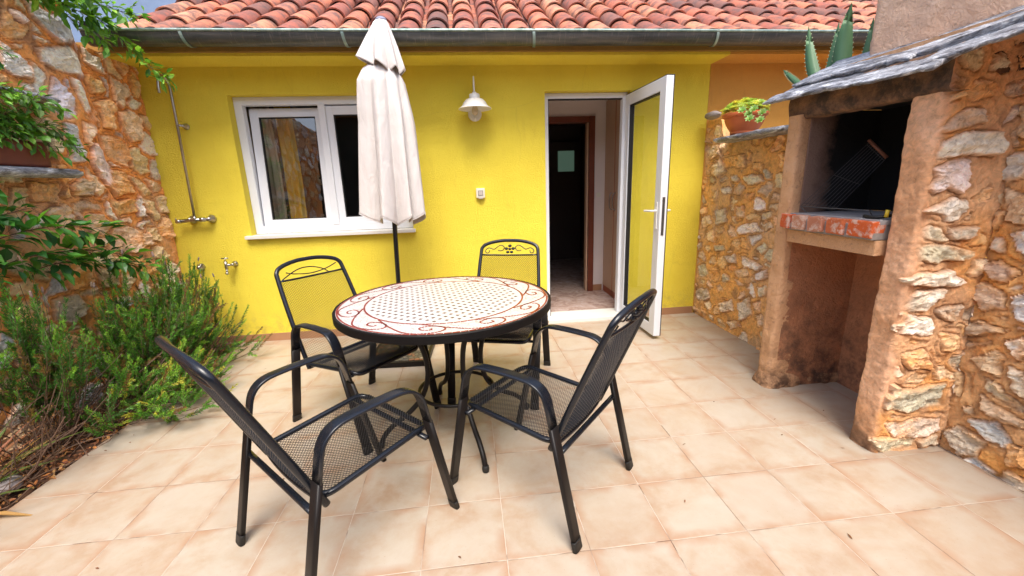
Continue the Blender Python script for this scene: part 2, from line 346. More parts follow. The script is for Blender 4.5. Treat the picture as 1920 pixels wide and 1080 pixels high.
def spline(pts, n=8, closed=False):
    P = [Vector(q) for q in pts]; out = []; N = len(P)
    for i in range(N if closed else N-1):
        p0, p1, p2, p3 = (P[(i-1) % N], P[i], P[(i+1) % N], P[(i+2) % N]) if closed else (P[max(i-1, 0)], P[i], P[i+1], P[min(i+2, N-1)])
        for j in range(n):
            t = j/n; out.append(.5*((2*p1)+(-p0+p2)*t+(2*p0-5*p1+4*p2-p3)*t*t+(-p0+3*p1-3*p2+p3)*t**3))
    if not closed: out.append(P[-1])
    return out
def fillet(pts, rad, n=6, closed=False):
    P = [Vector(q) for q in pts]; out = []; N = len(P)
    for i in range(N):
        if not closed and i in (0, N-1): out.append(P[i]); continue
        a, b_, c = P[i-1], P[i], P[(i+1) % N]; r = rad if not isinstance(rad, (list, tuple)) else rad[i]
        d1 = (a-b_); d2 = (c-b_); r = min(r, d1.length*.48, d2.length*.48); s1 = b_+d1.normalized()*r; s2 = b_+d2.normalized()*r
        for j in range(n+1):
            t = j/n; out.append(s1*(1-t)**2+b_*2*t*(1-t)+s2*t*t)
    return out
# ============================================================ rubble walls
PAL = dict(w=((.84, .78, .71), (.68, .59, .49)), b=((.54, .56, .60), (.70, .68, .66)), c=((.80, .62, .42), (.72, .50, .29)), o=((.80, .42, .15), (.78, .52, .28)),
           t=((.54, .40, .28), (.64, .48, .32)), g=((.58, .49, .36), (.74, .65, .52)))
def stone_field(U, V, stones, seed, cell, cover, mix, region=None, autoprot=(.008, .022), prot=(.014, .032), mort=((.56, .23, .06), (.42, .21, .09), (.20, .09, .045)), gap=.012, rough=.016, ragged=1.):
    rng = np.random.RandomState(seed)
    wU = U+.020*fbm(U*11, V*11, seed+1)*2+.006*fbm(U*50, V*50, seed+2); wV = V+.020*fbm(U*11+50, V*11, seed+3)*2+.006*fbm(U*50+9, V*50, seed+4)
    n1 = fbm(U*5, V*5, seed+5, 4); n2 = fbm(U*26, V*26, seed+6, 4, .6); n3 = fbm(U*80, V*80, seed+7, 2)
    H = .030*n1+rough*n2+.005*n3
    mA, mB, mC = [np.array(q) for q in mort]
    t = sstep(-.12, .14, fbm(U*3, V*3, seed+8, 4))[..., None]; C = mA*(1-t)+mB*t
    t = (sstep(.08, .28, fbm(U*8, V*8, seed+9, 5))*.85)[..., None]; C = C*(1-t)+mC*t
    S_ = [(k, np.array(p).reshape(-1, 2), rng.uniform(*prot)) for k, p in stones]
    u0, u1, v0, v1 = region or (U.min(), U.max(), V.min(), V.max())
    keys = list(mix); pr = np.array([mix[k] for k in keys], float); pr /= pr.sum(); sh = U.shape
    x, y = wU.ravel(), wV.ravel(); Uf, Vf = U.ravel(), V.ravel(); msd = np.full(x.shape, -9.); mid = np.full(x.shape, -1)
    info = []
    def polysd(q, I):
        px, py = x[I], y[I]; n = len(q); d = np.full(px.shape, 1e9); ins = np.zeros(px.shape, bool)
        for i in range(n):
            a, b_ = q[i], q[(i+1) % n]; e = b_-a; w0, w1 = px-a[0], py-a[1]; tt = np.clip((w0*e[0]+w1*e[1])/(e@e+1e-12), 0, 1)
            d = np.minimum(d, np.hypot(w0-tt*e[0], w1-tt*e[1]))
            ins ^= ((a[1] > py) != (b_[1] > py)) & (px < (b_[0]-a[0])*(py-a[1])/((b_[1]-a[1]) if abs(b_[1]-a[1]) > 1e-9 else 1e-9)+a[0])
        return np.where(ins, d, -d)
    for k, q, pt in S_:
        lo = q.min(0)-.07; hi = q.max(0)+.07; I = np.where((Uf > lo[0]) & (Uf < hi[0]) & (Vf > lo[1]) & (Vf < hi[1]))[0]
        if len(I) == 0: continue
        s_ = polysd(q, I)+.004; up = s_ > msd[I]; msd[I[up]] = s_[up]; mid[I[up]] = len(info); info.append((k, q.mean(0), pt))
    # cells
    pts = []; ax_ = .78
    for r_i, b_ in enumerate(np.arange(v0-cell, v1+cell, cell*ax_*.9)):
        for a in np.arange(u0-cell, u1+cell, cell*1.05): pts.append((a+(.5*cell if r_i % 2 else 0)+rng.uniform(-.36, .36)*cell, b_+rng.uniform(-.34, .34)*cell*ax_))
    pts = np.array(pts); K = len(pts); alive = (rng.rand(K) < cover) & (pts[:, 0] > u0-.04) & (pts[:, 0] < u1+.04)
    PX, PY = pts[:, 0], pts[:, 1]/ax_; an = rng.uniform(-.0, .0, K); i1 = np.zeros(len(x), int); bd = np.zeros(len(x))
    for c0 in range(0, len(x), 20000):
        sl_ = slice(c0, c0+20000); xx, yy = x[sl_], y[sl_]/ax_; D = (xx[:, None]-PX)**2+(yy[:, None]-PY)**2
        o2 = np.argpartition(D, 3, axis=1)[:, :4]; Dd = np.take_along_axis(D, o2, 1); so = np.argsort(Dd, 1); o2 = np.take_along_axis(o2, so, 1); Dd = np.take_along_axis(Dd, so, 1)
        i1[sl_] = o2[:, 0]; b1 = 1e9
        for t in (1, 2, 3): b1 = np.minimum(b1, (Dd[:, t]-Dd[:, 0])/(2*np.hypot(PX[o2[:, t]]-PX[o2[:, 0]], PY[o2[:, t]]-PY[o2[:, 0]])+1e-9))
        bd[sl_] = b1
    gapn = gap*(1+1.6*(fbm(Uf*6, Vf*6, seed+31, 3)+.1)*2)+ragged*.045*np.maximum(fbm(Uf*4.5, Vf*4.5, seed+33, 4, .6), -.05)
    asd = bd-gapn-(.010+.012*ragged)*np.abs(n2.ravel()); asd = np.minimum(asd, -msd-gap*1.6); asd = np.where(alive[i1], asd, -.05)
    base = len(info); apt = rng.uniform(*autoprot, K); kk = rng.choice(len(keys), K, p=pr)
    for i in range(K): info.append((keys[kk[i]], pts[i], apt[i]))
    useA = asd > msd; SD = np.where(useA, asd, msd); ID = np.where(useA, base+i1, mid); ID = np.where(ID < 0, base+i1, ID)
    NI = len(info); c1 = np.array([PAL[q[0]][0] for q in info]); c2 = np.array([PAL[q[0]][1] for q in info]); cen = np.array([q[1] for q in info]); ptv = np.array([q[2] for q in info])
    jitv = rng.uniform(.82, 1.15, (NI, 1))*rng.uniform(.95, 1.05, (NI, 3)); tl = rng.uniform(-.12, .12, (NI, 2)); sx = rng.uniform(0, 99, NI); rot = rng.uniform(-.5, .5, NI)
    dx, dy = x-cen[ID, 0], y-cen[ID, 1]; rx = dx*np.cos(rot[ID])+dy*np.sin(rot[ID]); ry = dy*np.cos(rot[ID])-dx*np.sin(rot[ID]); S0 = sx[ID]
    lay = fbm(rx*7+S0, ry*30+S0, seed+20, 5, .62); stp = np.floor(lay*9)/9; fc = fbm(rx*10+S0, ry*13+S0, seed+21, 3); facet = np.abs(fc)
    m_ = sstep(-.002, .0035, SD)
    top = ptv[ID]*np.clip(.6+SD/.012, 0, 1)+dx*tl[ID, 0]+dy*tl[ID, 1]+.040*stp+.008*lay-.05*facet+.003*n3.ravel()
    Hf = H.ravel(); Hf = Hf*(1-m_)*.8+(Hf*.25+top)*m_; Hf = Hf-.010*sstep(-.012, -.002, SD)*(1-m_)
    tt = sstep(-.14, .14, fbm(rx*9+S0, ry*14+S0, seed+22, 5, .65))[:, None]; cc = (c1[ID]*(1-tt)+c2[ID]*tt)*jitv[ID]; Cf = C.reshape(-1, 3)
    rust = (sstep(.10, .26, fbm(rx*7+S0, ry*7, seed+23, 5, .6))*.6)[:, None]; cc = cc*(1-rust)+mA*.9*rust
    crack = (sstep(.035, .0, np.abs(fc+.02))*.0+sstep(.9, .99, (lay*9) % 1)*.45)[:, None]; cc = cc*(1-crack)+np.array((.16, .10, .06))*crack
    smear = (sstep(.02, .0, SD+.02*n2.ravel())*.5)[:, None]; cc = cc*(1-smear)+Cf*smear
    mm = (m_)[:, None]; g = (sstep(-.012, -.001, SD)*(1-m_)*.45)[:, None]; Cf = Cf*(1-g)+np.array((.14, .065, .03))*g; Cf = Cf*(1-mm)+cc*mm
    return Hf.reshape(sh), np.clip(Cf, 0, 1).reshape(sh+(3,))
def path_wall(name, pts, top, res, field, parent, thick=.3, z0=-.02, extra=None, label=None, rad=0, mats=None, smooth=True):
    P = [Vector((*q, 0)) for q in pts]
    if rad: P = fillet(P, rad, 5)
    P = np.array([q[:2] for q in P]); L = np.r_[0, np.cumsum(np.linalg.norm(np.diff(P, axis=0), axis=1))]
    nu = max(2, int(L[-1]/res)+1); u = np.linspace(0, L[-1], nu); X = np.interp(u, L, P[:, 0]); Y = np.interp(u, L, P[:, 1])
    e = .02 if rad else .004; tx = np.interp(u+e, L, P[:, 0])-np.interp(u-e, L, P[:, 0]); ty = np.interp(u+e, L, P[:, 1])-np.interp(u-e, L, P[:, 1]); ln = np.hypot(tx, ty); nx, ny = ty/ln, -tx/ln
    tp = np.array([top(q) for q in u]); nv = int((tp.max()-z0)/res)+1; fr = np.linspace(0, 1, nv)
    U = np.repeat(u[:, None], nv, 1); V = z0+(tp[:, None]-z0)*fr[None]
    H, C = field(U, V)
    if extra is not None: H = H+extra(U, V)
    vs = np.stack([X[:, None]+nx[:, None]*H, Y[:, None]+ny[:, None]*H, V], -1).reshape(-1, 3); cols = C.reshape(-1, 3)
    idx = np.arange(nu*nv).reshape(nu, nv)
    fs = np.stack([idx[:-1, :-1], idx[1:, :-1], idx[1:, 1:], idx[:-1, 1:]], -1).reshape(-1, 4).tolist()
    if thick:
        B = np.array([[X[i]-nx[i]*thick, Y[i]-ny[i]*thick, z] for i in range(nu) for z in (z0, tp[i])]); nb = len(vs)
        vs = np.r_[vs, B]; cols = np.r_[cols, np.repeat(np.array([[.35, .22, .12]]), len(B), 0)]
        for i in range(nu-1):
            a, b_ = nb+2*i, nb+2*i+2
            fs += [(a, a+1, b_+1, b_), (int(idx[i, -1]), int(idx[i+1, -1]), b_+1, a+1), (int(idx[i+1, 0]), int(idx[i, 0]), a, b_)]
        fs += [[int(q) for q in idx[0, ::-1]]+[nb, nb+1], [int(q) for q in idx[-1, :]]+[nb+2*nu-1, nb+2*nu-2]]
    return link(name, vs, fs, mats or M['rubble'], parent, mats is not None, cols=cols, label=label)
def noise_field(seed, amp=.008, k=14):
    def f(U, V): return amp*2*fbm(U*k, V*k, seed, 4, .6)+amp*1.2*fbm(U*3, V*3, seed+3, 2), np.ones(U.shape+(3,))*.5
    return f

ST_LEFT=[('b',[3.25,2.61,3.30,2.63,3.38,2.61,3.41,2.60,3.50,2.62,3.55,2.57,3.59,2.51,3.58,2.49,3.42,2.44,3.35,2.48,3.27,2.53]),
('w',[3.24,2.35,3.29,2.37,3.50,2.44,3.54,2.39,3.54,2.25,3.48,2.25,3.31,2.26,3.26,2.28]),
('w',[3.02,2.33,3.06,2.31,3.15,2.25,3.16,2.15,3.07,2.14,3.00,2.17,2.97,2.18]),
('w',[3.23,2.43,3.31,2.42,3.30,2.40,3.24,2.41]),
('w',[3.60,2.46,3.65,2.45,3.75,2.41,3.75,2.32,3.67,2.33,3.60,2.36]),
('w',[3.44,2.22,3.48,2.22,3.52,2.11,3.53,2.03,3.49,2.01,3.46,2.11]),
('b',[3.31,2.20,3.37,2.14,3.42,2.05,3.40,1.98,3.32,1.95,3.24,1.99,3.26,2.11]),
('o',[3.57,2.27,3.68,2.26,3.70,2.21,3.67,2.17,3.57,2.16,3.55,2.22]),
('c',[3.78,2.32,3.85,2.30,3.92,2.22,3.83,2.10,3.77,2.15]),
('o',[3.58,2.09,3.71,2.13,3.76,2.07,3.72,1.99,3.70,1.92,3.62,1.93,3.62,2.01]),
('c',[3.44,1.94,3.55,1.93,3.50,1.85,3.43,1.77,3.43,1.84]),
('o',[3.55,1.86,3.70,1.87,3.79,1.82,3.80,1.74,3.73,1.64,3.64,1.69,3.57,1.77]),
('w',[3.46,1.78,3.50,1.80,3.53,1.73,3.57,1.65,3.51,1.50,3.46,1.57,3.42,1.68]),
('c',[3.80,2.06,3.90,2.10,4.00,2.03,3.95,1.86,3.85,1.84,3.79,1.94]),
('c',[3.80,1.78,3.92,1.80,3.98,1.71,3.97,1.62,3.87,1.60,3.78,1.64]),
('b',[3.29,1.91,3.36,1.91,3.38,1.82,3.37,1.68,3.25,1.65]),
('c',[3.85,1.40,3.96,1.36,3.97,1.22,3.90,1.21,3.84,1.28]),
('c',[3.80,1.17,3.89,1.15,3.93,1.07,3.89,1.03,3.79,1.06]),
('c',[3.26,1.30,3.39,1.30,3.45,1.23,3.37,1.16,3.26,1.17]),
('c',[3.48,1.18,3.61,1.19,3.78,1.11,3.79,1.02,3.62,0.99,3.42,1.01,3.39,1.07]),
('t',[3.21,1.51,3.30,1.55,3.44,1.52,3.36,1.44,3.22,1.44]),
('c',[3.80,0.99,3.92,0.98,3.95,0.90,3.86,0.87,3.78,0.92]),
('w',[2.87,1.33,2.94,1.32,2.94,1.25,2.87,1.24]),
('w',[3.13,2.54,3.17,2.53,3.22,2.50,3.18,2.48,3.13,2.49]),
('o',[3.08,2.51,3.12,2.46,3.21,2.48,3.18,2.40,3.09,2.36,3.04,2.39]),
('c',[3.73,1.58,3.85,1.56,3.95,1.43,3.85,1.42]),
('o',[3.56,0.97,3.78,0.84,3.84,0.73,3.63,0.75]),
('o',[3.51,1.39,3.70,1.39,3.71,1.31,3.54,1.27]),
('c',[3.86,2.52,3.94,2.51,4.02,2.44,3.94,2.36,3.88,2.42]),
('o',[4.04,2.42,4.07,2.35,4.07,2.21,4.00,2.21,3.98,2.33]),
('c',[3.37,1.64,3.43,1.57,3.47,1.48,3.41,1.43,3.35,1.52]),
('o',[3.57,1.63,3.71,1.58,3.75,1.45,3.55,1.42,3.50,1.50]),
('t',[2.67,1.17,2.74,1.13,2.79,1.03,2.72,0.98,2.62,1.03]),
('t',[2.82,1.09,2.90,1.03,2.86,0.93,2.79,0.96]),
('o',[2.63,0.85,2.77,0.83,2.80,0.68,2.65,0.63,2.57,0.73]),
('t',[2.87,0.80,3.02,0.80,3.06,0.68,2.92,0.61,2.85,0.67]),
('o',[3.01,1.02,3.17,0.95,3.16,0.84,2.99,0.84]),
('t',[3.23,0.94,3.40,0.89,3.39,0.77,3.23,0.79]),
('b',[2.76,1.29,2.84,1.25,2.82,1.19,2.75,1.19]),
('o',[2.94,1.53,3.13,1.51,3.07,1.40,2.92,1.42]),
('t',[2.82,1.50,2.91,1.49,2.87,1.39,2.78,1.38]),
('t',[2.58,0.59,2.71,0.58,2.74,0.46,2.61,0.41,2.54,0.48]),
('o',[2.83,0.57,3.01,0.52,2.99,0.37,2.81,0.39])]
ST_PILLAR=[('w',[2.04,1.48,2.04,1.54,2.13,1.56,2.30,1.57,2.34,1.52,2.31,1.47,2.15,1.47]),
('w',[2.03,1.34,2.07,1.38,2.04,1.43,2.10,1.45,2.21,1.45,2.24,1.35,2.19,1.31,2.12,1.34,2.07,1.31]),
('w',[2.04,1.24,2.12,1.27,2.18,1.28,2.25,1.27,2.25,1.22,2.20,1.18,2.16,1.18,2.12,1.22,2.06,1.23]),
('g',[1.97,1.09,2.19,1.08,2.30,1.05,2.30,1.01,2.16,1.00,1.97,1.03]),
('g',[2.02,1.16,2.12,1.16,2.20,1.11,2.16,1.10,2.06,1.12]),
('g',[2.19,1.15,2.33,1.15,2.32,1.11,2.21,1.11]),
('w',[1.96,0.92,2.06,0.94,2.25,0.96,2.33,0.90,2.30,0.89,2.13,0.89,2.01,0.90]),
('w',[1.99,0.81,2.08,0.86,2.24,0.87,2.18,0.81,2.14,0.77,2.04,0.77]),
('w',[1.99,0.67,2.02,0.76,2.11,0.74,2.21,0.72,2.22,0.64,2.08,0.65]),
('g',[2.21,0.77,2.35,0.78,2.34,0.73,2.31,0.70,2.25,0.73]),
('g',[2.04,0.26,2.05,0.38,2.13,0.35,2.25,0.35,2.35,0.37,2.37,0.25,2.23,0.21]),
('o',[2.08,0.54,2.20,0.57,2.26,0.46,2.13,0.46]),
('g',[2.07,0.16,2.18,0.16,2.37,0.17,2.38,0.09,2.26,0.06,2.11,0.08]),
('g',[1.90,0.13,2.01,0.08,2.25,0.05,2.25,0.01,2.09,0.00,1.96,0.05]),
('g',[2.27,0.04,2.38,0.06,2.41,0.00,2.29,0.01]),
('c',[2.08,1.62,2.14,1.66,2.21,1.66,2.24,1.61,2.17,1.59,2.02,1.58]),
('o',[1.94,1.70,2.06,1.74,2.09,1.71,2.03,1.68,1.96,1.68]),
('w',[2.02,0.48,2.07,0.49,2.10,0.43,2.06,0.43]),
('o',[2.27,0.63,2.35,0.64,2.38,0.55,2.30,0.55])]
ST_RIGHT=[('g',[1.82,1.45,1.74,1.46,1.74,1.39,1.76,1.37,1.80,1.41]),
('g',[1.78,1.30,1.74,1.33,1.70,1.30,1.71,1.26,1.76,1.25]),
('c',[1.84,1.90,1.77,1.89,1.74,1.81,1.81,1.81]),
('c',[1.86,1.77,1.80,1.78,1.75,1.72,1.77,1.70,1.83,1.71]),
('w',[1.70,1.36,1.70,1.47,1.65,1.47,1.62,1.45,1.63,1.37]),
('t',[1.69,0.98,1.63,1.01,1.56,0.97,1.61,0.92,1.66,0.92]),
('b',[1.62,1.13,1.58,1.15,1.54,1.14,1.54,1.04,1.59,1.06]),
('t',[1.72,0.84,1.68,0.89,1.60,0.86,1.58,0.79,1.65,0.77]),
('b',[1.56,0.85,1.50,0.88,1.46,0.74,1.53,0.75]),
('t',[1.73,0.65,1.65,0.71,1.56,0.69,1.62,0.64,1.70,0.62]),
('w',[1.55,0.63,1.50,0.67,1.46,0.62,1.49,0.57]),
('t',[1.71,0.45,1.67,0.43,1.66,0.31,1.71,0.35]),
('b',[1.59,0.21,1.50,0.26,1.44,0.20,1.45,0.15,1.55,0.16]),
('g',[1.67,0.09,1.63,0.15,1.51,0.14,1.54,0.06,1.62,0.01]),
('o',[1.45,0.18,1.39,0.18,1.36,0.11,1.41,0.09]),
('g',[1.45,-0.00,1.41,0.06,1.35,0.04,1.34,-0.00,1.41,-0.03]),
('t',[1.59,0.35,1.48,0.33,1.40,0.32,1.41,0.29,1.48,0.27,1.56,0.29]),
('c',[1.69,1.33,1.60,1.29,1.57,1.18,1.65,1.19]),
('o',[1.74,1.24,1.67,1.22,1.68,1.14,1.73,1.15]),
('t',[1.82,1.25,1.76,1.22,1.76,1.16,1.80,1.17]),
('g',[1.51,0.53,1.46,0.53,1.41,0.42,1.48,0.44]),
('c',[1.72,1.68,1.66,1.66,1.63,1.53,1.69,1.56]),
('b',[1.61,-0.02,1.54,0.05,1.46,0.02,1.53,-0.02])]
ST_BACK=[('c',[4.09,1.71,3.91,1.72,3.83,1.62,4.02,1.59]),
('c',[3.99,1.49,3.84,1.57,3.73,1.46,3.86,1.42]),
('w',[3.65,1.41,3.58,1.43,3.54,1.38,3.63,1.38]),
('g',[3.48,1.42,3.27,1.42,3.20,1.37,3.42,1.35]),
('w',[3.48,0.99,3.27,1.04,3.17,0.99,3.43,0.93]),
('w',[3.41,0.73,3.33,0.74,3.13,0.69,3.16,0.65,3.35,0.66]),
('c',[4.09,1.01,3.94,1.05,3.90,0.97,4.04,0.91]),
('c',[3.97,0.86,3.85,0.92,3.82,0.82,3.92,0.80]),
('g',[3.86,1.09,3.69,1.13,3.66,1.02,3.79,0.97]),
('c',[3.55,1.15,3.44,1.17,3.41,1.07,3.52,1.06]),
('g',[4.08,0.51,3.95,0.56,3.88,0.48,4.03,0.42]),
('g',[3.81,0.77,3.67,0.79,3.65,0.75,3.78,0.72]),
('g',[3.61,0.70,3.49,0.74,3.46,0.67,3.58,0.65]),
('c',[3.46,0.58,3.31,0.66,3.27,0.59,3.43,0.54]),
('g',[3.37,0.31,3.24,0.40,3.19,0.26,3.32,0.17]),
('g',[3.64,0.24,3.48,0.31,3.44,0.22,3.60,0.17]),
('w',[3.20,0.61,3.08,0.67,3.05,0.61,3.16,0.57]),
('g',[4.10,0.24,3.88,0.33,3.82,0.23,4.03,0.16]),
('c',[3.51,0.08,3.38,0.15,3.36,0.10,3.47,0.03]),
('o',[3.84,1.57,3.50,1.60,3.45,1.50,3.75,1.50]),
('c',[3.19,1.12,3.08,1.14,3.07,1.08,3.17,1.07])]


# ---- left wall (faces +X). path runs so that its normal (ty,-tx) points to +X : go +Y
def left_top(u):
    y = .3+u
    if y > 3.79: return 2.54
    return float(np.interp(y, [0, 3.3, 3.50, 3.56, 3.775], [3.0, 2.92, 2.74, 2.47, 2.47]))
sl = [(k, [q-(.3 if i % 2 == 0 else 0) for i, q in enumerate(p)]) for k, p in ST_LEFT]
def left_extra(U, V):
    y = U+.3; jz = .012*fbm(U*9, V*9, 77)
    nm = sstep(2.2, 2.23, y+jz)*(1-sstep(3.14, 3.17, y+jz))*sstep(1.63, 1.65, V+jz)*(1-sstep(2.0, 2.03, V+jz)); return -.16*nm-.0*V
t = thing('stone_wall', (-2.65, 2.2, 0), 'tall rubble stone garden wall with orange mortar along the left, with a niche and stone ledges', 'wall', 'rubble stone walls round the patio')
path_wall('masonry', [(-2.65, .3), (-2.65, 4.098)], left_top, .009, lambda U, V: stone_field(U, V, sl, 11, .25, .93, dict(w=5, c=4, o=3, t=1, b=1), gap=.017, ragged=.5, autoprot=(.008, .020), mort=((.78, .32, .085), (.66, .35, .17), (.36, .17, .08))), t, .35, extra=left_extra)
def slab_mesh(name, c4, th, parent, seed, nx=40, ny=20, jag=.02, relief=.012, edge=.5, mat='slate', label=None):
    """irregular stone slab : c4 four top corners (a,b,c,d) ; a-b eave edge, d-c far edge"""
    rng = np.random.RandomState(seed); a, b_, c, d = [np.array(q, float) for q in c4]
    s_, t_ = np.meshgrid(np.linspace(0, 1, nx), np.linspace(0, 1, ny), indexing='ij')
    ls = np.linalg.norm(b_-a); lt = np.linalg.norm(d-a); es = (b_-a)/ls; et = (d-a)/lt; nn = np.cross(es, et); nn *= np.sign(nn[2])/np.linalg.norm(nn)
    base = ((1-s_)*(1-t_))[..., None]*a+(s_*(1-t_))[..., None]*b_+(s_*t_)[..., None]*c+((1-s_)*t_)[..., None]*d
    U, V = s_*ls, t_*lt
    e1 = jag*2.6*fbm(U*6+seed, V*0+3, seed, 5, .75); e2 = jag*2*fbm(U*0+7, V*6+seed, seed+2, 4, .65)
    base = base-et*(e1*(1-t_)**2)[..., None]+es*(e2*((2*s_-1)))[..., None]
    q = fbm(U*3+V*1.5, V*14+seed, seed+4, 4, .6); st = np.round(q*9)/9*.7+q*.3; hgt = relief*2.6*st+.006*fbm(U*24, V*60, seed+6, 4, .7)
    drop = np.clip(1-np.minimum(np.minimum(s_, 1-s_)*ls, np.minimum(t_, 1-t_)*lt)/.015, 0, 1)
    top = base+nn*(hgt-drop**2*th*edge*.5)[..., None]; bot = base-nn*(th*(1-.35*drop)+.006*fbm(U*20, V*20, seed+8))[..., None]
    vs = np.r_[top.reshape(-1, 3), bot.reshape(-1, 3)]; I = np.arange(nx*ny).reshape(nx, ny); N = nx*ny
    fs = np.stack([I[:-1, :-1], I[1:, :-1], I[1:, 1:], I[:-1, 1:]], -1).reshape(-1, 4).tolist(); fs += [[q[3]+N, q[2]+N, q[1]+N, q[0]+N] for q in fs]
    bd = list(I[:, 0])+list(I[-1, 1:])+list(I[-2::-1, -1])+list(I[0, -2:0:-1]); bd = [int(q) for q in bd]
    fs += [[bd[i], bd[i]+N, bd[(i+1) % len(bd)]+N, bd[(i+1) % len(bd)]] for i in range(len(bd))]
    return link(name, vs, fs, M[mat], parent, True, label=label)
slab_mesh('stone_ledge', [(-2.43, 1.9, 1.60), (-2.46, 3.10, 1.60), (-2.75, 3.14, 1.61), (-2.75, 1.9, 1.61)], .055, t, 5, 60, 14, .012, .006, label='dark weathered stone ledge under the planter')
slab_mesh('stone_ledge', [(-2.55, 2.1, 2.07), (-2.57, 3.22, 2.05), (-2.74, 3.24, 2.06), (-2.74, 2.1, 2.08)], .035, t, 8, 60, 12, .018, .006, label='thin pale slate ledge over the niche')

# ---- right back wall (faces -X) : go -Y
def back_top(u):
    y = 4.098-u; return float(np.interp(y, [2.5, 3.80, 3.86, 4.1], [1.715, 1.715, 1.93, 1.955]))
sb = [(k, [(4.098-q) if i % 2 == 0 else q for i, q in enumerate(p)]) for k, p in ST_BACK]
t = thing('stone_wall', (2.38, 3.3, 0), 'low ochre rubble stone wall between the yellow house and the barbecue', 'wall', 'rubble stone walls round the patio')
path_wall('masonry', [(2.38, 4.098), (2.38, 2.52)], back_top, .009, lambda U, V: stone_field(U, V, sb, 23, .16, .70, dict(c=3, g=2, o=4, w=.8, t=2), gap=.016, rough=.032, ragged=1.5, autoprot=(.004, .014), prot=(.008, .020), mort=((.72, .38, .12), (.62, .38, .19), (.36, .20, .09))), t, .28)
slab_mesh('stone_ledge', [(2.16, 3.62, 1.745), (2.14, 2.78, 1.745), (2.60, 2.70, 1.75), (2.60, 3.85, 1.75)], .04, t, 31, 44, 24, .035, .007, label='grey slate ledge under the terracotta bowl')

# ---- right front wall
t = thing('stone_wall', (2.42, .8, 0), 'rubble stone wall with grey and rust stones right of the barbecue', 'wall', 'rubble stone walls round the patio')
sr = [(k, [(1.69-q) if i % 2 == 0 else q for i, q in enumerate(p)]) for k, p in ST_RIGHT]
path_wall('masonry', [(2.42, 1.69), (2.42, -.6)], lambda u: 2.09, .0085, lambda U, V: stone_field(U, V, sr, 37, .21, .80, dict(c=3, g=3, o=4, t=3, b=.5), gap=.020, rough=.032, ragged=1.5, autoprot=(.004, .014), prot=(.010, .024), mort=((.74, .36, .10), (.64, .37, .17), (.32, .165, .07))), t, .4)

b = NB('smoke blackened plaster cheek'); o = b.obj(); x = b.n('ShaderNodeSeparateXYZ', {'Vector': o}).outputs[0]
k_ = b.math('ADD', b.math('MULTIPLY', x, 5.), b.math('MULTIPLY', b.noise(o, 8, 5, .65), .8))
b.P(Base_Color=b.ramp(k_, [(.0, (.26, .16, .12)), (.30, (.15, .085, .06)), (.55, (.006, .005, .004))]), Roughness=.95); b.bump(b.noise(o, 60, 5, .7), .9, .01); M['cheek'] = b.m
# ============================================================ barbecue
bbq = thing('stone_barbecue', (2.2, 2.1, 0), 'plastered outdoor masonry barbecue with brick hearth edge, black firebox and slate roof', 'barbecue')
nf = lambda sd, a=.008: noise_field(sd, a)
# left pillar : outer(+Y) -> front(-X) -> inner(-Y)   (normal = (ty,-tx))
path_wall('pillar', [(2.56, 2.54), (1.985, 2.54), (1.985, 2.425), (2.56, 2.445)], lambda u: 1.76, .011, lambda U, V: (nf(41)(U, V)[0]+.035*np.clip(.10-V, 0, .1)/.1*(1+fbm(U*9, V*9, 5)*3), nf(41)(U, V)[1]), bbq, 0, rad=.028, mats=M['plaster'])
# right pillar with stones on its near face ; u: inner .54 , front .13, near
PATH = [(2.56, 1.83), (2.02, 1.83), (2.02, 1.69), (2.43, 1.69)]
U_NEAR = .66
sp_ = [(k, [(q-2.02+U_NEAR) if i % 2 == 0 else q for i, q in enumerate(p)]) for k, p in ST_PILLAR]
def pil_field(U, V):
    H, C = stone_field(U, V, sp_, 53, .16, .75, dict(c=2, g=2, o=4, t=2), gap=.018, rough=.026, ragged=1.5, region=(U_NEAR+.05, U_NEAR+.45, 0, 2.1), autoprot=(.003, .010), prot=(.012, .026), mort=((.74, .36, .12), (.66, .38, .20), (.42, .22, .11)))
    pm = 1-sstep(U_NEAR+.0, U_NEAR+.06, U+.05*fbm(U*5, V*5, 3)*2)
    H2 = nf(57, .009)(U, V)[0]; dist = np.abs(C-np.array((.5, .27, .13))).sum(-1)
    P1 = np.array((.70, .41, .25)); P2 = np.array((.60, .32, .17)); tt = sstep(-.15, .15, fbm(U*5, V*5, 9, 5, .6))[..., None]; PC = P1*(1-tt)+P2*tt
    st = (sstep(.35, 0, V)*sstep(-.06, .1, fbm(U*9, V*9, 19, 5)))[..., None]*.8; PC = PC*(1-st)+np.array((.11, .055, .03))*st
    keep = sstep(.016, .024, H)*sstep(U_NEAR-.03, U_NEAR, U)     # stones proud of the plaster stay
    pm = pm*(1-keep); return H*(1-pm)+H2*pm, C*(1-pm[..., None])+PC*pm[..., None]
path_wall('pillar', PATH, lambda u: float(np.interp(u, [0, .52, .56, .66, .74, 1.08], [1.76, 1.76, 1.86, 1.90, 1.95, 2.12])), .0065, pil_field, bbq, 0, rad=.03, label='right pillar faced with pale stones set in the plaster')
mb = MB(); mb.box(2.50, 2.56, 1.84, 2.44, 0, 1.02); mb.build('back_panel', M['plaster_dark'], bbq)
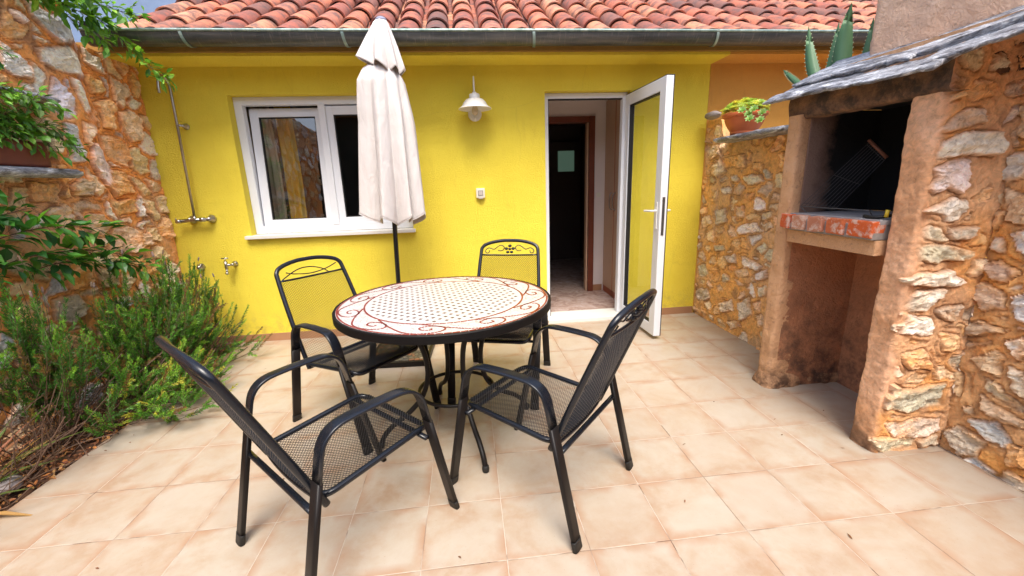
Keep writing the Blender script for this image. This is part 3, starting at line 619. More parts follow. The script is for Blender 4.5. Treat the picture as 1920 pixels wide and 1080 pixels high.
# dark inner lining of the recess on the left pillar
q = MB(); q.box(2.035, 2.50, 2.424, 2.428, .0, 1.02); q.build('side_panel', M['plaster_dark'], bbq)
mb = MB(); mb.bbox(1.99, 2.50, 1.842, 2.424, 1.012, 1.088, .006); mb.build('beam', M['plaster'], bbq)
h = MB(); h.bbox(1.995, 2.50, 1.842, 2.424, 1.165, 1.188, .003); ho = h.build('hearth', M['hearth_cement'], bbq)
mb = MB(); mb.bbox(1.968, 2.50, 1.845, 2.42, 1.0905, 1.164, .006); link('hearth_bed', mb.v, mb.f, M['brick_joint'], ho)
rng = random.Random(4)
ys = [2.445, 2.345, 2.225, 2.10, 1.985]; wd = [.078, .095, .10, .105, .13]
for i, (y0, w) in enumerate(zip([2.452, 2.352, 2.232, 2.108, 1.978], [.080, .092, .100, .104, .132])):
    k = MB(); k.col = [(.52, .09, .02), (.46, .20, .12), (.44, .17, .10), (.50, .12, .04), (.56, .10, .02)][i]
    sd0 = i*7.3
    def jf(v, s0=sd0): return Vector((v.x+.006*math.sin(v.y*60+s0), v.y+.004*math.sin(v.z*70+s0), v.z+.004*math.sin(v.y*45+v.x*50+s0)))
    k.bbox(1.955-.01*rng.random(), 2.03, y0-w, y0, 1.10, 1.183, .009, jf); k.build('brick', M['brick'], ho)
# firebox lining
fb = MB(); fb.box(2.50, 2.53, 1.842, 2.424, 1.188, 1.9); fb.box(2.06, 2.499, 1.843, 1.851, 1.189, 1.80); fb.box(2.07, 2.499, 1.852, 2.414, 1.775, 1.80)
fb.build('firebox_lining', M['soot'], bbq)
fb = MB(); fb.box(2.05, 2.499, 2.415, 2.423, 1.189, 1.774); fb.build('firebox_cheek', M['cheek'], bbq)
# lintel : rough plastered beam
lf = lambda U, V: (.012*2*fbm(U*12, V*12, 61, 4, .6), np.ones(U.shape+(3,))*.5)
def lintel():
    nu, nv = 90, 26; ys_ = np.linspace(2.55, 1.66, nu); us = np.linspace(0, 1, nv); P = []
    prof = np.array([(2.10, 1.735), (2.02, 1.735), (2.005, 1.75), (2.0, 1.83), (2.015, 1.90), (2.18, 1.95)]); L = np.r_[0, np.cumsum(np.linalg.norm(np.diff(prof, axis=0), axis=1))]; uu = us*L[-1]
    X = np.interp(uu, L, prof[:, 0]); Z = np.interp(uu, L, prof[:, 1])
    Yg, Ug = np.meshgrid(ys_, uu, indexing='ij'); H = .012*2*fbm(Yg*12, Ug*12, 61, 5, .6); sag = -.02*np.sin((2.55-Yg)/.9*3.1)*0
    vs = np.stack([X[None]-H, Yg, Z[None]-H*.6*(Ug < .1)+sag], -1).reshape(-1, 3); I = np.arange(nu*nv).reshape(nu, nv)
    return link('lintel', vs, np.stack([I[:-1, :-1], I[1:, :-1], I[1:, 1:], I[:-1, 1:]], -1).reshape(-1, 4).tolist(), M['plaster_dark2'], bbq, True)
M['plaster_dark2'] = plaster('smoke stained plaster', (.34, .17, .085), (.17, .085, .045), (.035, .025, .02), 9.)
lintel()
mb = MB(); mb.box(2.10, 2.52, 1.70, 2.54, 1.803, 1.93); mb.build('hood', M['plaster_dark2'], bbq)
# slate roof slabs, layered
SL = [
 ([(1.895, 2.63, 1.868), (1.885, 1.66, 1.822), (2.24, 1.64, 2.00), (2.24, 2.62, 2.01)], .024, 71, .035),
 ([(1.925, 1.76, 1.845), (1.985, 1.34, 1.905), (2.32, 1.36, 2.06), (2.26, 1.80, 2.03)], .022, 72, .03),
 ([(2.03, 2.60, 1.955), (2.015, 1.86, 1.915), (2.34, 1.86, 2.07), (2.34, 2.62, 2.09)], .026, 73, .035),
 ([(2.05, 1.92, 1.925), (2.08, 1.15, 1.985), (2.46, 1.13, 2.15), (2.40, 1.95, 2.12)], .03, 74, .03),
]
sr_ = MB()
for i, (c4, th, sd_, jg) in enumerate(SL):
    slab_mesh('roof_slab', c4, th, bbq, sd_, 120, 44, jg, .008, .18)
mb = MB(); mb.box(2.15, 2.55, 1.3, 2.52, 1.93, 2.0); mb.build('roof_bed', M['plaster'], bbq)
path_wall('chimney', [(2.95, 2.31), (2.24, 2.31), (2.24, 1.60), (2.95, 1.60)], lambda u: 1.25, .02, noise_field(91, .007), bbq, 0, rad=.02, mats=M['plaster_pale'], z0=-.02)
ch = bpy.data.objects['chimney']; ch.location.z = 2.02

# ============================================================ ground
g = MB(); g.box(-2.24, 5.0, -6, 4.1, -.06, 0.0); tag(g.build('patio_floor', M['floor']), kind='structure')
def soil():
    nu, nv = 60, 220; xs = np.linspace(-2.72, -2.239, nu); ys_ = np.linspace(-.5, 4.1, nv); X, Y = np.meshgrid(xs, ys_, indexing='ij')
    Z = -.03+.05*fbm(X*6, Y*6, 7, 4)+.05*np.clip((-2.3-X)/.4, 0, 1); I = np.arange(nu*nv).reshape(nu, nv)
    tag(link('soil_bed', np.stack([X, Y, Z], -1).reshape(-1, 3), np.stack([I[:-1, :-1], I[1:, :-1], I[1:, 1:], I[:-1, 1:]], -1).reshape(-1, 4).tolist(), M['soil'], None, True), kind='structure')
soil()
g = MB(); g.box(-60, 60, -60, 60, -.5, -.2); tag(g.build('ground', M['soil']), kind='structure')

# ============================================================ yellow house
house = thing('house', (0, 4.1, 0), 'single storey house with yellow stucco front, terracotta tiled roof and zinc gutter', 'house')
def plate(mb, xs, zs, y0, y1, hole):
    """wall panel with rectangular holes; grid cells not in hole"""
    nx, nz = len(xs), len(zs); V = lambda i, j, y: (xs[i], y, zs[j])
    for i in range(nx-1):
        for j in range(nz-1):
            if hole(i, j): continue
            mb.add([V(i, j, y0), V(i+1, j, y0), V(i+1, j+1, y0), V(i, j+1, y0)], [(0, 1, 2, 3)])
            mb.add([V(i, j, y1), V(i, j+1, y1), V(i+1, j+1, y1), V(i+1, j, y1)], [(0, 1, 2, 3)])
            for di, dj, e in ((-1, 0, [(i, j), (i, j+1)]), (1, 0, [(i+1, j+1), (i+1, j)]), (0, -1, [(i+1, j), (i, j)]), (0, 1, [(i, j+1), (i+1, j+1)])):
                a, c = i+di, j+dj
                if a < 0 or c < 0 or a >= nx-1 or c >= nz-1 or hole(a, c):
                    p, q_ = e; mb.add([V(*p, y0), V(*q_, y0), V(*q_, y1), V(*p, y1)], [(0, 1, 2, 3)])
xs = [-3.1, -1.985, -.515, .775, 1.60, 2.368]; zs = [-.05, 1.0, 2.235, 2.25, 2.62]
hole = lambda i, j: (i == 1 and j == 1) or (i == 3 and j in (0, 1))
mb = MB(); plate(mb, xs, [-.05, 1.0, 2.235, 2.62], 4.1, 4.36, hole); mb.build('wall', M['yellow'], house)
mb = MB(); mb.box(-2.66, 2.368, 3.80, 4.099, 2.452, 2.54); mb.build('soffit', M['yellow'], house)
mb = MB(); mb.box(-3.05, 4.6, 3.765, 3.799, 2.475, 2.54); mb.build('fascia', M['brown_fascia'], house)
mb = MB(); mb.bbox(-2.64, .772, 4.090, 4.10, -.01, .075, .002); mb.bbox(1.605, 2.36, 4.090, 4.10, -.01, .075, .002); mb.build('skirting', M['skirting'], house)
# neighbour wall in peach
nb = thing('neighbouring_house', (3.4, 4.1, 0), 'peach orange stucco house front adjoining the yellow one behind the barbecue', 'house')
mb = MB(); mb.box(2.370, 6.5, 4.098, 4.36, -.05, 2.62); mb.build('wall', M['peach'], nb)
mb = MB(); mb.box(2.370, 6.5, 3.80, 4.097, 2.455, 2.54); mb.build('soffit', M['peach'], nb)
# ---- gutter
def gutter():
    gt = []
    pr = [(.082*math.cos(t), .082*math.sin(t)) for t in np.linspace(R(180), R(360), 17)]
    mb = MB(); xs_ = np.linspace(-2.64, 5.0, 60); C0 = (3.685, 2.57)
    for sgn, rr in ((1, 1.0), (-1, .965)):
        vs = []; n = len(pr)
        for x in xs_:
            for a, b_ in pr: vs.append((x, C0[0]-a*rr*1.0, C0[1]+b_*rr+.002*math.sin(x*1.3)))
        fs = [(i*n+j, i*n+j+1, (i+1)*n+j+1, (i+1)*n+j) for i in range(len(xs_)-1) for j in range(n-1)]
        mb.add(vs, fs)
    mb.lathe((-2.64, C0[0], C0[1]), [(0.0001, 0), (.08, 0)], 24, 'x')
    o = mb.build('gutter', M['zinc'], house, True)
    r_ = MB(); r_.tube([(x, C0[0]-.084, C0[1]+.004+.002*math.sin(x*1.3)) for x in xs_], .0105, 10); r_.build('rim_bead', M['zinc_rim'], o, True)
    for x in (-1.20, -2.10, -.10+.6, 1.85, 2.55, 3.3, .47+.0):
        pass
    for x in (-1.98, -.85, .60, 2.12):
        c = MB(); path = [(x+.012*(i/12), C0[0]-.0865*math.cos(t), C0[1]+.0865*math.sin(t)) for i, t in enumerate(np.linspace(R(-14), R(-150), 13))]
        path = [(x, C0[0]-.094, C0[1]+.014)]+[(x+.02*i/12, C0[0]-.0875*math.cos(t), C0[1]-.0875*math.sin(t)) for i, t in enumerate(np.linspace(0, R(130), 13))]
        c.sweep(path, [(-.011, -.0015), (.011, -.0015), (.011, .0015), (-.011, .0015)], wide=(1, 0, 0)); c.build('gutter_bracket', M['zinc_rim'], o)
gutter()
# ---- roof tiles
def roof(name, parent, org, xs0, xs1, rows, sp=.222, ang=30, flip=1, seed=3):
    rng = random.Random(seed); mb = MB(); ca, sa = math.cos(R(ang)), math.sin(R(ang)); L = .44; ex = .345
    nc = int((xs1-xs0)/sp)
    for c in range(nc):
        for r_ in range(rows):
            for conv in (1, 0):
                x = xs0+c*sp+(0 if conv else sp/2)+rng.uniform(-.006, .006); s0 = r_*ex+rng.uniform(-.015, .015); tw = rng.uniform(-.012, .012)
                g_ = rng.random(); base = [(.50, .165, .09), (.40, .12, .07), (.30, .09, .06), (.54, .23, .13), (.20, .08, .06), (.44, .16, .10)][int(g_*5.99)]; j = rng.uniform(.85, 1.12); mb.col = tuple(q*j for q in base)
                K = 10; rings = []
                for t_, rad in ((0, .097), (.06, .0965), (L, .086)):
                    for off in (0, -.014):
                        ring = []
                        for a in range(K+1):
                            th = math.pi*a/K; rr = rad+off; px = rr*math.cos(th); pz = rr*math.sin(th)*(.86)
                            if not conv: pz = -pz*.42+.034; 
                            s_ = s0+t_; h = pz+(.020-.020*t_/L if conv else 0)+(.018 if conv else .0)
                            ring.append((x+px+tw*t_*2, org[0]+flip*(s_*ca-h*sa), org[1]+s_*sa+h*ca))
                        rings.append(ring)
                n = K+1; vs = [q for rg in rings for q in rg]; fs = []
                for a in range(K):
                    fs += [(0*n+a, 0*n+a+1, 2*n+a+1, 2*n+a), (2*n+a, 2*n+a+1, 4*n+a+1, 4*n+a), (1*n+a+1, 1*n+a, 5*n+a, 5*n+a+1), (0*n+a+1, 0*n+a, 1*n+a, 1*n+a+1)]
                mb.add(vs, fs)
    return mb.build(name, M['roof_tile'], parent, False)
rf = roof('roof', house, (3.70, 2.502), -2.42, 5.4, 9, sp=.226)
for p in rf.data.polygons: p.use_smooth = True
try:
    rf.data.set_sharp_from_angle(angle=R(40))
except Exception: pass
mb = MB(); ca, sa = math.cos(R(30)), math.sin(R(30))
for (a, c) in ((-2.36, 5.4),):
    mb.add([(a, 3.76, 2.535), (c, 3.76, 2.535), (c, 3.74+3.2*ca, 2.525+3.2*sa), (a, 3.74+3.2*ca, 2.525+3.2*sa), (a, 3.79, 2.515), (c, 3.79, 2.515), (c, 3.78+3.2*ca, 2.52+3.2*sa-.03), (a, 3.78+3.2*ca, 2.52+3.2*sa-.03)], [(0, 1, 2, 3), (7, 6, 5, 4), (0, 4, 5, 1), (1, 5, 6, 2), (2, 6, 7, 3), (3, 7, 4, 0)])
mb.build('roof_deck', M['brown_fascia'], house)
mb = MB(); mb.box(-3.1, 5.4, 8.2, 8.4, 0, 4.0); mb.build('rear_wall', M['far_wall'], house)
# ---- window
def frame_rect(mb, x0, x1, z0, z1, w, y0, y1, bev=.004, fn=None):
    mb.bbox(x0, x0+w, y0, y1, z0, z1, bev, fn); mb.bbox(x1-w, x1, y0, y1, z0, z1, bev, fn)
    mb.bbox(x0+w-.001, x1-w+.001, y0+.0015, y1-.0015, z1-w, z1, bev, fn); mb.bbox(x0+w-.001, x1-w+.001, y0+.0015, y1-.0015, z0, z0+w, bev, fn)
win = MB(); frame_rect(win, -1.983, -.517, 1.035, 2.233, .068, 4.19, 4.26); win.bbox(-1.275, -1.215, 4.185, 4.262, 1.10, 2.167, .004)
wo = win.build('window', M['white_pvc'], house)
for (x0, x1, tilt) in ((-1.905, -1.262, 4.0), (-1.228, -.595, 0)):
    piv = Vector((0, 4.22, 1.085)); rt = Matrix.Rotation(R(-tilt), 3, 'X')
    fn = (lambda v: piv+rt @ (v-piv))
    s_ = MB(); frame_rect(s_, x0, x1, 1.085, 2.155, .075, 4.205, 4.262, .005, fn); so = s_.build('sash', M['white_pvc'], wo)
for (x0, x1, tilt) in ((-1.905, -1.262, 4.0), (-1.228, -.595, 0)):
    piv = Vector((0, 4.22, 1.085)); rt = Matrix.Rotation(R(-tilt), 3, 'X'); fn = (lambda v: piv+rt @ (v-piv))
    gk = MB(); frame_rect(gk, x0+.0752, x1-.0752, 1.1602, 2.0798, .007, 4.212, 4.25, .001, fn); gk.build('gasket', M['gasket'], wo)
    p = MB(); p.add([fn(Vector(q)) for q in ((x0+.07, 4.228, 1.155), (x1-.07, 4.228, 1.155), (x1-.07, 4.228, 2.085), (x0+.07, 4.228, 2.085))], [(0, 1, 2, 3)]); p.build('pane', M['glass'], wo)
mb = MB(); mb.bbox(-2.03, -.495, 4.055, 4.195, 1.002, 1.032, .004); mb.build('sill', M['white_stone'], wo)
def curtain(name, x0, x1, y, z0, z1, mat, folds, amp=.02, seed=0):
    n = folds*10; m_ = 8; vs = []
    for j in range(m_+1):
        for i in range(n+1):
            t_ = i/n; z = z0+(z1-z0)*j/m_; a = math.sin(t_*folds*6.283+seed+.3*math.sin(j*.9))*amp*(1-.3*j/m_); vs.append((x0+(x1-x0)*t_*(1-.05*math.sin(j)), y+a, z))
    fs = [(j*(n+1)+i, j*(n+1)+i+1, (j+1)*(n+1)+i+1, (j+1)*(n+1)+i) for j in range(m_) for i in range(n)]
    o = link(name, vs, fs, mat, None, True); md = o.modifiers.new('s', 'SOLIDIFY'); md.thickness = .003; return o
tag(curtain('curtain', -2.05, -1.83, 4.56, .5, 2.3, M['grey_cloth'], 4, .025), 'grey beige curtain hanging behind the left window pane', 'curtain', 'curtains behind the window')
tag(curtain('curtain', -1.82, -1.66, 4.60, .5, 2.3, M['yellow_cloth'], 3, .03, 2), 'yellow curtain hanging behind the left window pane', 'curtain', 'curtains behind the window')
# ---- interiors
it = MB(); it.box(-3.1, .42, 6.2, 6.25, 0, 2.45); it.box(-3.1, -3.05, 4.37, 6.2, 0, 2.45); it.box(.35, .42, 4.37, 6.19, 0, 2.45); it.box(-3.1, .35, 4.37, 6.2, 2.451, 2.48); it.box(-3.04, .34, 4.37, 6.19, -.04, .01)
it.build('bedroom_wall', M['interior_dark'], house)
hl = MB(); hl.box(.43, .60, 4.37, 5.29, .0, 2.5); hl.box(.61, .93, 5.20, 5.29, .02, 2.40); hl.box(.93, 1.56, 5.20, 5.29, 2.14, 2.40); hl.box(1.56, 2.35, 5.20, 5.29, .02, 2.40); hl.box(.61, 2.35, 4.365, 5.199, 2.36, 2.40)
hl.build('hall_wall', M['interior_white'], house)
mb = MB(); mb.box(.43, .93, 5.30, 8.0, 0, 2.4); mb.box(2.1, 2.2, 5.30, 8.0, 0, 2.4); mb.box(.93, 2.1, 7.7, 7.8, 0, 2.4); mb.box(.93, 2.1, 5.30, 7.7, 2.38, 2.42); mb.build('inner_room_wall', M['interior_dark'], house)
mb = MB(); mb.box(.43, 2.1, 4.345, 7.8, -.02, .018); mb.build('hall_floor', M['hall_floor'], house)
mb = MB(); mb.bbox(.90, .975, 5.165, 5.295, .02, 2.17, .004); mb.bbox(1.515, 1.585, 5.165, 5.295, .02, 2.17, .004); mb.bbox(.976, 1.514, 5.168, 5.292, 2.10, 2.168, .004); mb.build('inner_door_frame', M['red_brown_wood'], house)
mb = MB(); mb.bbox(1.495, 1.514, 5.20, 5.29, .02, 2.098, .003); mb.build('door_stop', M['beige_laminate'], house)
mb = MB(); mb.bbox(1.50, 2.05, 7.60, 7.698, .0, 2.1, .005); d_ = mb.build('inner_door', M['interior_dark'], house); mb = MB(); mb.box(1.66, 1.95, 7.585, 7.598, 1.60, 1.95); mb.build('pane', M['lit_pane'], d_)
mb = MB(); mb.bbox(1.586, 1.71, 5.188, 5.199, .02, .10, .002); mb.build('hall_skirting', M['skirting'], house)
mb = MB(); mb.bbox(.778, 1.597, 4.045, 4.344, -.01, .032, .004); mb.build('threshold', M['white_stone'], house)
# wardrobe
wr = thing('wardrobe', (1.75, 4.9, .02), 'beige fitted wardrobe with red brown edges inside the open doorway', 'wardrobe')
for (y0, y1) in ((4.50, 4.83), (4.86, 5.19)):
    mb = MB(); mb.bbox(1.722, 1.74, y0, y1, .10, 2.33, .003); d_ = mb.build('door', M['beige_laminate'], wr)
    yh = y1-.04 if y0 < 4.6 else y0+.04
    mb = MB(); mb.tube(spline([(1.722, yh, 1.08), (1.695, yh, 1.10), (1.685, yh, 1.18), (1.695, yh, 1.26), (1.722, yh, 1.28)], 5), .006, 8); mb.build('handle', M['chrome'], d_, True)
mb = MB(); mb.box(1.725, 1.742, 4.832, 4.858, .02, 2.35); mb.box(1.725, 1.742, 4.47, 4.498, .02, 2.35); mb.box(1.725, 1.742, 4.50, 5.19, .02, .098); mb.box(1.742, 2.30, 4.47, 5.19, .02, 2.35); mb.build('carcass', M['wardrobe_edge'], wr)
# door frame and leaf
mb = MB(); mb.bbox(.777, .822, 4.185, 4.255, .033, 2.232, .003); mb.bbox(1.553, 1.598, 4.185, 4.255, .033, 2.232, .003); mb.bbox(.8225, 1.5525, 4.187, 4.253, 2.185, 2.232, .003); fo = mb.build('door_frame', M['white_pvc'], house)
mb = MB(); mb.box(.8225, .830, 4.20, 4.24, .034, 2.184); mb.box(.831, 1.552, 4.20, 4.24, 2.176, 2.1845); mb.build('gasket', M['gasket'], fo)
def leaf_door():
    ang = math.atan2(1.617-1.578, 4.20-3.42)     # leaf direction in plan
    O = Vector((1.578, 4.20, 0)); D = Vector((math.sin(ang), -math.cos(ang), 0)); Nn = Vector((math.cos(ang), math.sin(ang), 0))   # Nn outwards (+X)
    f = lambda v: O+D*v.x+Nn*v.y+Vector((0, 0, v.z)); L = .785
    mb = MB(); frame_rect(mb, 0, L, .035, 2.205, .098, 0, .062, .005, f); d = mb.build('door_leaf', M['white_pvc'], house, label='glazed white door leaf standing open')
    g_ = MB(); frame_rect(g_, .0985, L-.0985, .134, 2.106, .009, .010, .052, .001, f)
    frame_rect(g_, -.004, L+.001, .033, 2.212, .016, .0625, .069, .001, f); g_.bbox(.0, L, -.0005+.004, .055, 2.2055, 2.2115, .001, f); g_.build('gasket', M['gasket'], d)
    p = MB(); p.add([f(Vector(q)) for q in ((.10, .03, .136), (L-.10, .03, .136), (L-.10, .03, 2.104), (.10, .03, 2.104))], [(0, 1, 2, 3)]); p.build('pane', M['door_glass'], d)
    h_ = MB()
    for s_ in (-1, 1):
        y0 = -.004 if s_ < 0 else .070; xh = L-.045
        h_.bbox(xh-.014, xh+.014, min(y0, y0+s_*.008), max(y0, y0+s_*.008), 1.00, 1.23, .003, f)
        pth = fillet([(xh, y0, 1.155), (xh, y0+s_*.05, 1.155), (xh-.12, y0+s_*.052, 1.150)], .02, 5); h_.tube([f(q) for q in pth], .0095, 10)
    h_.build('handle', M['white_enamel'], d, False)
    k = MB(); k.bbox(L-.052, L-.038, -.0065, -.0042, 1.035, 1.065, .001, f); k.build('keyhole', M['gasket'], d)
    l_ = MB(); l_.bbox(L+.0012, L+.004, .018, .042, .95, 1.27, .001, f); l_.build('lock_plate', M['steel_dark'], d)
    for z in (.25, 1.95):
        hg = MB(); hg.tube([O+Vector((-.012, .012, z)), O+Vector((-.012, .012, z+.09))], .010, 10); hg.build('hinge', M['white_pvc'], d, True)
leaf_door()
# blue neighbour wall far left
bw = MB(); bw.box(-5.4, -2.72, 5.2, 5.4, 0, 4.6); tag(bw.build('blue_wall', M['blue_wall']), 'blue grey rendered wall showing over the stone wall at the top left', 'wall')
# house across the courtyard (it is what the panes reflect)
oh = thing('opposite_house', (0, -3.6, 0), 'dark house with tiled roof reflected in the window panes', 'house')
mb = MB(); mb.box(-7, 7, -4.2, -3.6, -.05, 3.3); mb.build('wall', M['far_wall'], oh)
r2 = roof('roof', oh, (-3.25, 3.3), -7, 7, 9, sp=.24, ang=26, flip=-1, seed=9)
mb = MB(); mb.box(-7, 7, -3.6, -3.3, 3.22, 3.3); mb.build('eave', M['brown_fascia'], oh)
# ============================================================ chairs (local: x right, y forward)
FF, FR, AF, AR, BT, SF, SR = (.28, .327, 0), (.292, -.351, 0), (.294, .142, .673), (.283, -.209, .658), (.235, -.454, .965), (.244, .253, .445), (.255, -.217, .400)
def mesh_net(f, nx, ny, w=.0011, th=.0011, clip=None):
    """expanded metal: zigzag strands between joints; f(a,b)->(point, normal)"""
    vs = []; fs = []
    for k in range(ny):
        for i in range(nx):
            def p(ii): 
                bb = (k+.5+(.5 if (ii+k) % 2 else -.5))/ny; return ii/nx, min(max(bb, 0), 1)
            a0, b0 = p(i); a1, b1 = p(i+1)
            if clip and not (clip(a0, b0) and clip(a1, b1)): continue
            P0, n0 = f(a0, b0); P1, n1 = f(a1, b1); d = (P1-P0)
            if d.length < 1e-6: continue
            d.normalize(); s_ = n0.cross(d).normalized()*w; n_ = n0*th; q = len(vs)
            vs += [P0-s_-n_, P0+s_-n_, P0+n_*1.1, P1-s_-n_, P1+s_-n_, P1+n_*1.1]
            fs += [(q, q+1, q+4, q+3), (q+1, q+2, q+5, q+4), (q+2, q, q+3, q+5)]
    return vs, fs
BD = (Vector((0, BT[1], BT[2]))-Vector((0, SR[1], SR[2]))); BL_ = BD.length; BD.normalize(); BN = Vector((0, BD.z, -BD.y))   # towards the sitter
def backp(x, s): # s: metres up the back from the seat joint ; slight hollow
    return Vector((x, SR[1], SR[2]))+BD*s-BN*(.016*(1-(x/.25)**2))
def seatp(a, b_):
    hw = .243*(1-b_)+.236*b_; x = (a-.5)*2*hw; y = SR[1]+.01+(SF[1]-SR[1])*b_
    z = SR[2]+(SF[2]-SR[2])*b_-.014*(1-(2*a-1)**2)*math.sin(math.pi*min(1, b_*1.05+.02))
    return Vector((x, y, z)), Vector((0, 0, 1))
def rr_ok(x, y, x0, x1, y0, y1, r):
    cx = min(max(x, x0+r), x1-r); cy = min(max(y, y0+r), y1-r); return (x-cx)**2+(y-cy)**2 <= r*r+1e-9
def make_chair(variant):
    t = thing('garden_chair', (0, 0, 0), 'x', 'garden chair', 'mesh armchairs round the mosaic table')
    prof = oval(.0255, .0108, 20, .42); profA = oval(.0268, .0072, 20, .5)
    for s in (-1, 1):
        path = [(s*FR[0], FR[1], .012), (s*AR[0], AR[1]+.004, AR[2]+.010), (s*(AR[0]+AF[0])/2, (AR[1]+AF[1])/2, AR[2]+.022), (s*AF[0], AF[1]+.03, AF[2]+.004), (s*FF[0], FF[1], .012)]
        P = fillet(path, [0, .085, .2, .095, 0], 9)
        # split into rear leg, arm, front leg
        zc = .50; i0 = next(i for i, q in enumerate(P) if q.z > zc); i1 = max(i for i, q in enumerate(P) if q.z > zc)
        a = Vector(P[i0-1]).lerp(P[i0], (zc-P[i0-1].z)/(P[i0].z-P[i0-1].z)); c = Vector(P[i1]).lerp(P[i1+1], (P[i1].z-zc)/(P[i1].z-P[i1+1].z))
        mb = MB(); mb.sweep([a]+P[i0:i1+1]+[c], profA, wide=(1, 0, 0)); mb.build('armrest', M['black_metal'], t, True)
        for (p0, p1) in ((Vector(P[0]), a), (Vector(P[-1]), c)):
            mb = MB(); mb.sweep([p0, p0.lerp(p1, .5), p1+(p1-p0).normalized()*.002], prof, wide=(1, 0, 0)); lg = mb.build('leg', M['leg_metal'], t, True)
            mb = MB(); d = (p1-p0).normalized(); e = p0-d*.0115; mb.sweep([e, p0+d*.028, p0+d*.031], oval(.0282, .0130, 16, .62), wide=(1, 0, 0)); mb.build('foot_cap', M['rubber'], lg, True)
    # seat frame ring
    ring = []
    hw = .243
    pts = [(-hw, SR[1]), (hw, SR[1]), (.238, SF[1]), (-.238, SF[1])]
    P = fillet([(x, y, 0) for x, y in pts], .055, 8, closed=True)
    def lift(q): 
        b_ = (q.y-SR[1])/(SF[1]-SR[1]); z = SR[2]+(SF[2]-SR[2])*b_-.018*max(0, (b_-.86)/.14)**2; return Vector((q.x, q.y, z))
    ring = [lift(q) for q in P]
    sf = MB(); sf.tube(ring, .0125, 10, closed=True)
    for y, z in ((-.262, .385), (.208, .418)):
        sf.sweep([(-.283, y, z), (-.2, y, z), (.2, y, z), (.283, y, z)], oval(.012, .008, 10, .7))
        pass
    so = sf.build('seat_frame', M['black_metal'], t, True)
    clip = lambda a, b_: rr_ok((a-.5)*2*.243, SR[1]+.01+(SF[1]-SR[1])*b_, -.243, .243, SR[1], SF[1]+.006, .05)
    vs, fs = mesh_net(seatp, 58, 68, w=.00095, clip=clip); link('seat_mesh', vs, fs, M['wire'], t)
    # back
    hb, ht = .240, .226; top_s = BL_+.03
    P = [backp(-hb, -.035), backp(-hb, .1), backp(-.238, .3), backp(-ht, BL_-.085), backp(-ht+.012, BL_-.025), backp(-ht+.06, BL_+.006), backp(-.08, top_s-.004), backp(0, top_s), backp(.08, top_s-.004), backp(ht-.06, BL_+.006), backp(ht-.012, BL_-.025), backp(ht, BL_-.085), backp(.238, .3), backp(hb, .1), backp(hb, -.035)]
    P = spline(P, 7)
    bf = MB(); bf.sweep(P, oval(.0130, .0130, 12, .9)); 
    bf.tube([backp(x, -.028) for x in np.linspace(-hb, hb, 9)], .010, 10)
    bf.tube([backp(x, BL_-.088) for x in np.linspace(-ht, ht, 11)], .0065, 8)
    bo = bf.build('back_frame', M['black_metal'], t, True)
    H = BL_-.088
    def bp(a, b_):
        s_ = -.025+(H+.025)*b_; hw_ = hb+(ht-hb)*max(0, (s_/BL_)); return backp((a-.5)*2*(hw_-.006), s_), BN
    vs, fs = mesh_net(bp, 56, 80, w=.0011); link('back_mesh', vs, fs, M['wire'], t)
    sc = MB(); bpn = lambda x, s_: backp(x, s_)+BN*.0
    if variant == 'flower':
        y0 = BL_-.04
        for sx in (-1, 1):
            sc = MB(); c = [(.175, y0-.025), (.168, y0-.034), (.155, y0-.030), (.155, y0-.014), (.175, y0-.006), (.198, y0-.012), (.203, y0-.026), (.19, y0-.010), (.15, y0+.014), (.10, y0+.030), (.06, y0+.024), (.035, y0+.004), (.040, y0-.018), (.058, y0-.025)]
            c = [(.19, y0-.020), (.180, y0-.027), (.170, y0-.018), (.178, y0-.004), (.196, y0-.006), (.204, y0-.022), (.196, y0-.038), (.150, y0-.040), (.105, y0-.010), (.080, y0+.022), (.06, y0+.030)]
            c = [(.160, y0-.012), (.166, y0-.030), (.182, y0-.032), (.192, y0-.018), (.184, y0-.002), (.162, y0+.008), (.125, y0-.002), (.095, y0+.020), (.070, y0+.030), (.046, y0+.018), (.050, y0-.004), (.072, y0-.014), (.092, y0-.010)]
            sc.tube(spline([bpn(sx*x, y) for x, y in c], 5), .0036, 6); so2 = sc.build('scroll', M['black_metal'], t, True)
        fl = MB()
        for (dx, dy, r) in ((0, .026, .015), (-.027, .004, .015), (.027, .004, .015), (-.015, -.024, .014), (.015, -.024, .014), (0, 0, .013)):
            p = bpn(dx, y0+dy); fl.lathe((p.x, p.y, p.z), [(.0001, -r*.8), (r*.7, -r*.55), (r, 0), (r*.7, r*.55), (.0001, r*.8)], 12)
        link('flower_boss', fl.v, fl.f, M['black_metal'], t, True)
    else:
        y0 = BL_-.045
        c1 = [(-.205, y0-.030), (-.12, y0-.012), (-.05, y0+.016), (.02, y0+.022), (.09, y0+.010), (.205, y0-.036)]
        c2 = [(-.10, y0-.042), (-.06, y0-.014), (.0, y0+.004), (.08, y0+.0), (.14, y0+.02), (.10, y0+.046)]
        c1 = [(-.19, y0+.012), (-.11, y0-.012), (0, y0-.024), (.11, y0-.010), (.16, y0+.006)]; c2 = [(-.12, y0-.040), (-.08, y0-.006), (0, y0+.020), (.09, y0+.012), (.20, y0-.036)]
        for c in (c1, c2): sc = MB(); sc.tube(spline([bpn(x, y) for x, y in c], 7), .0036, 6); sc.build('scroll', M['black_metal'], t, True)
    return t
def copy_tree(o, parent=None):
    c = o.copy(); COL.objects.link(c); c.parent = parent
    for ch in list(o.children): copy_tree(ch, c)
    return c
cA = make_chair('flower'); cB = make_chair('lens')
cC = copy_tree(cB); cD = copy_tree(cA)
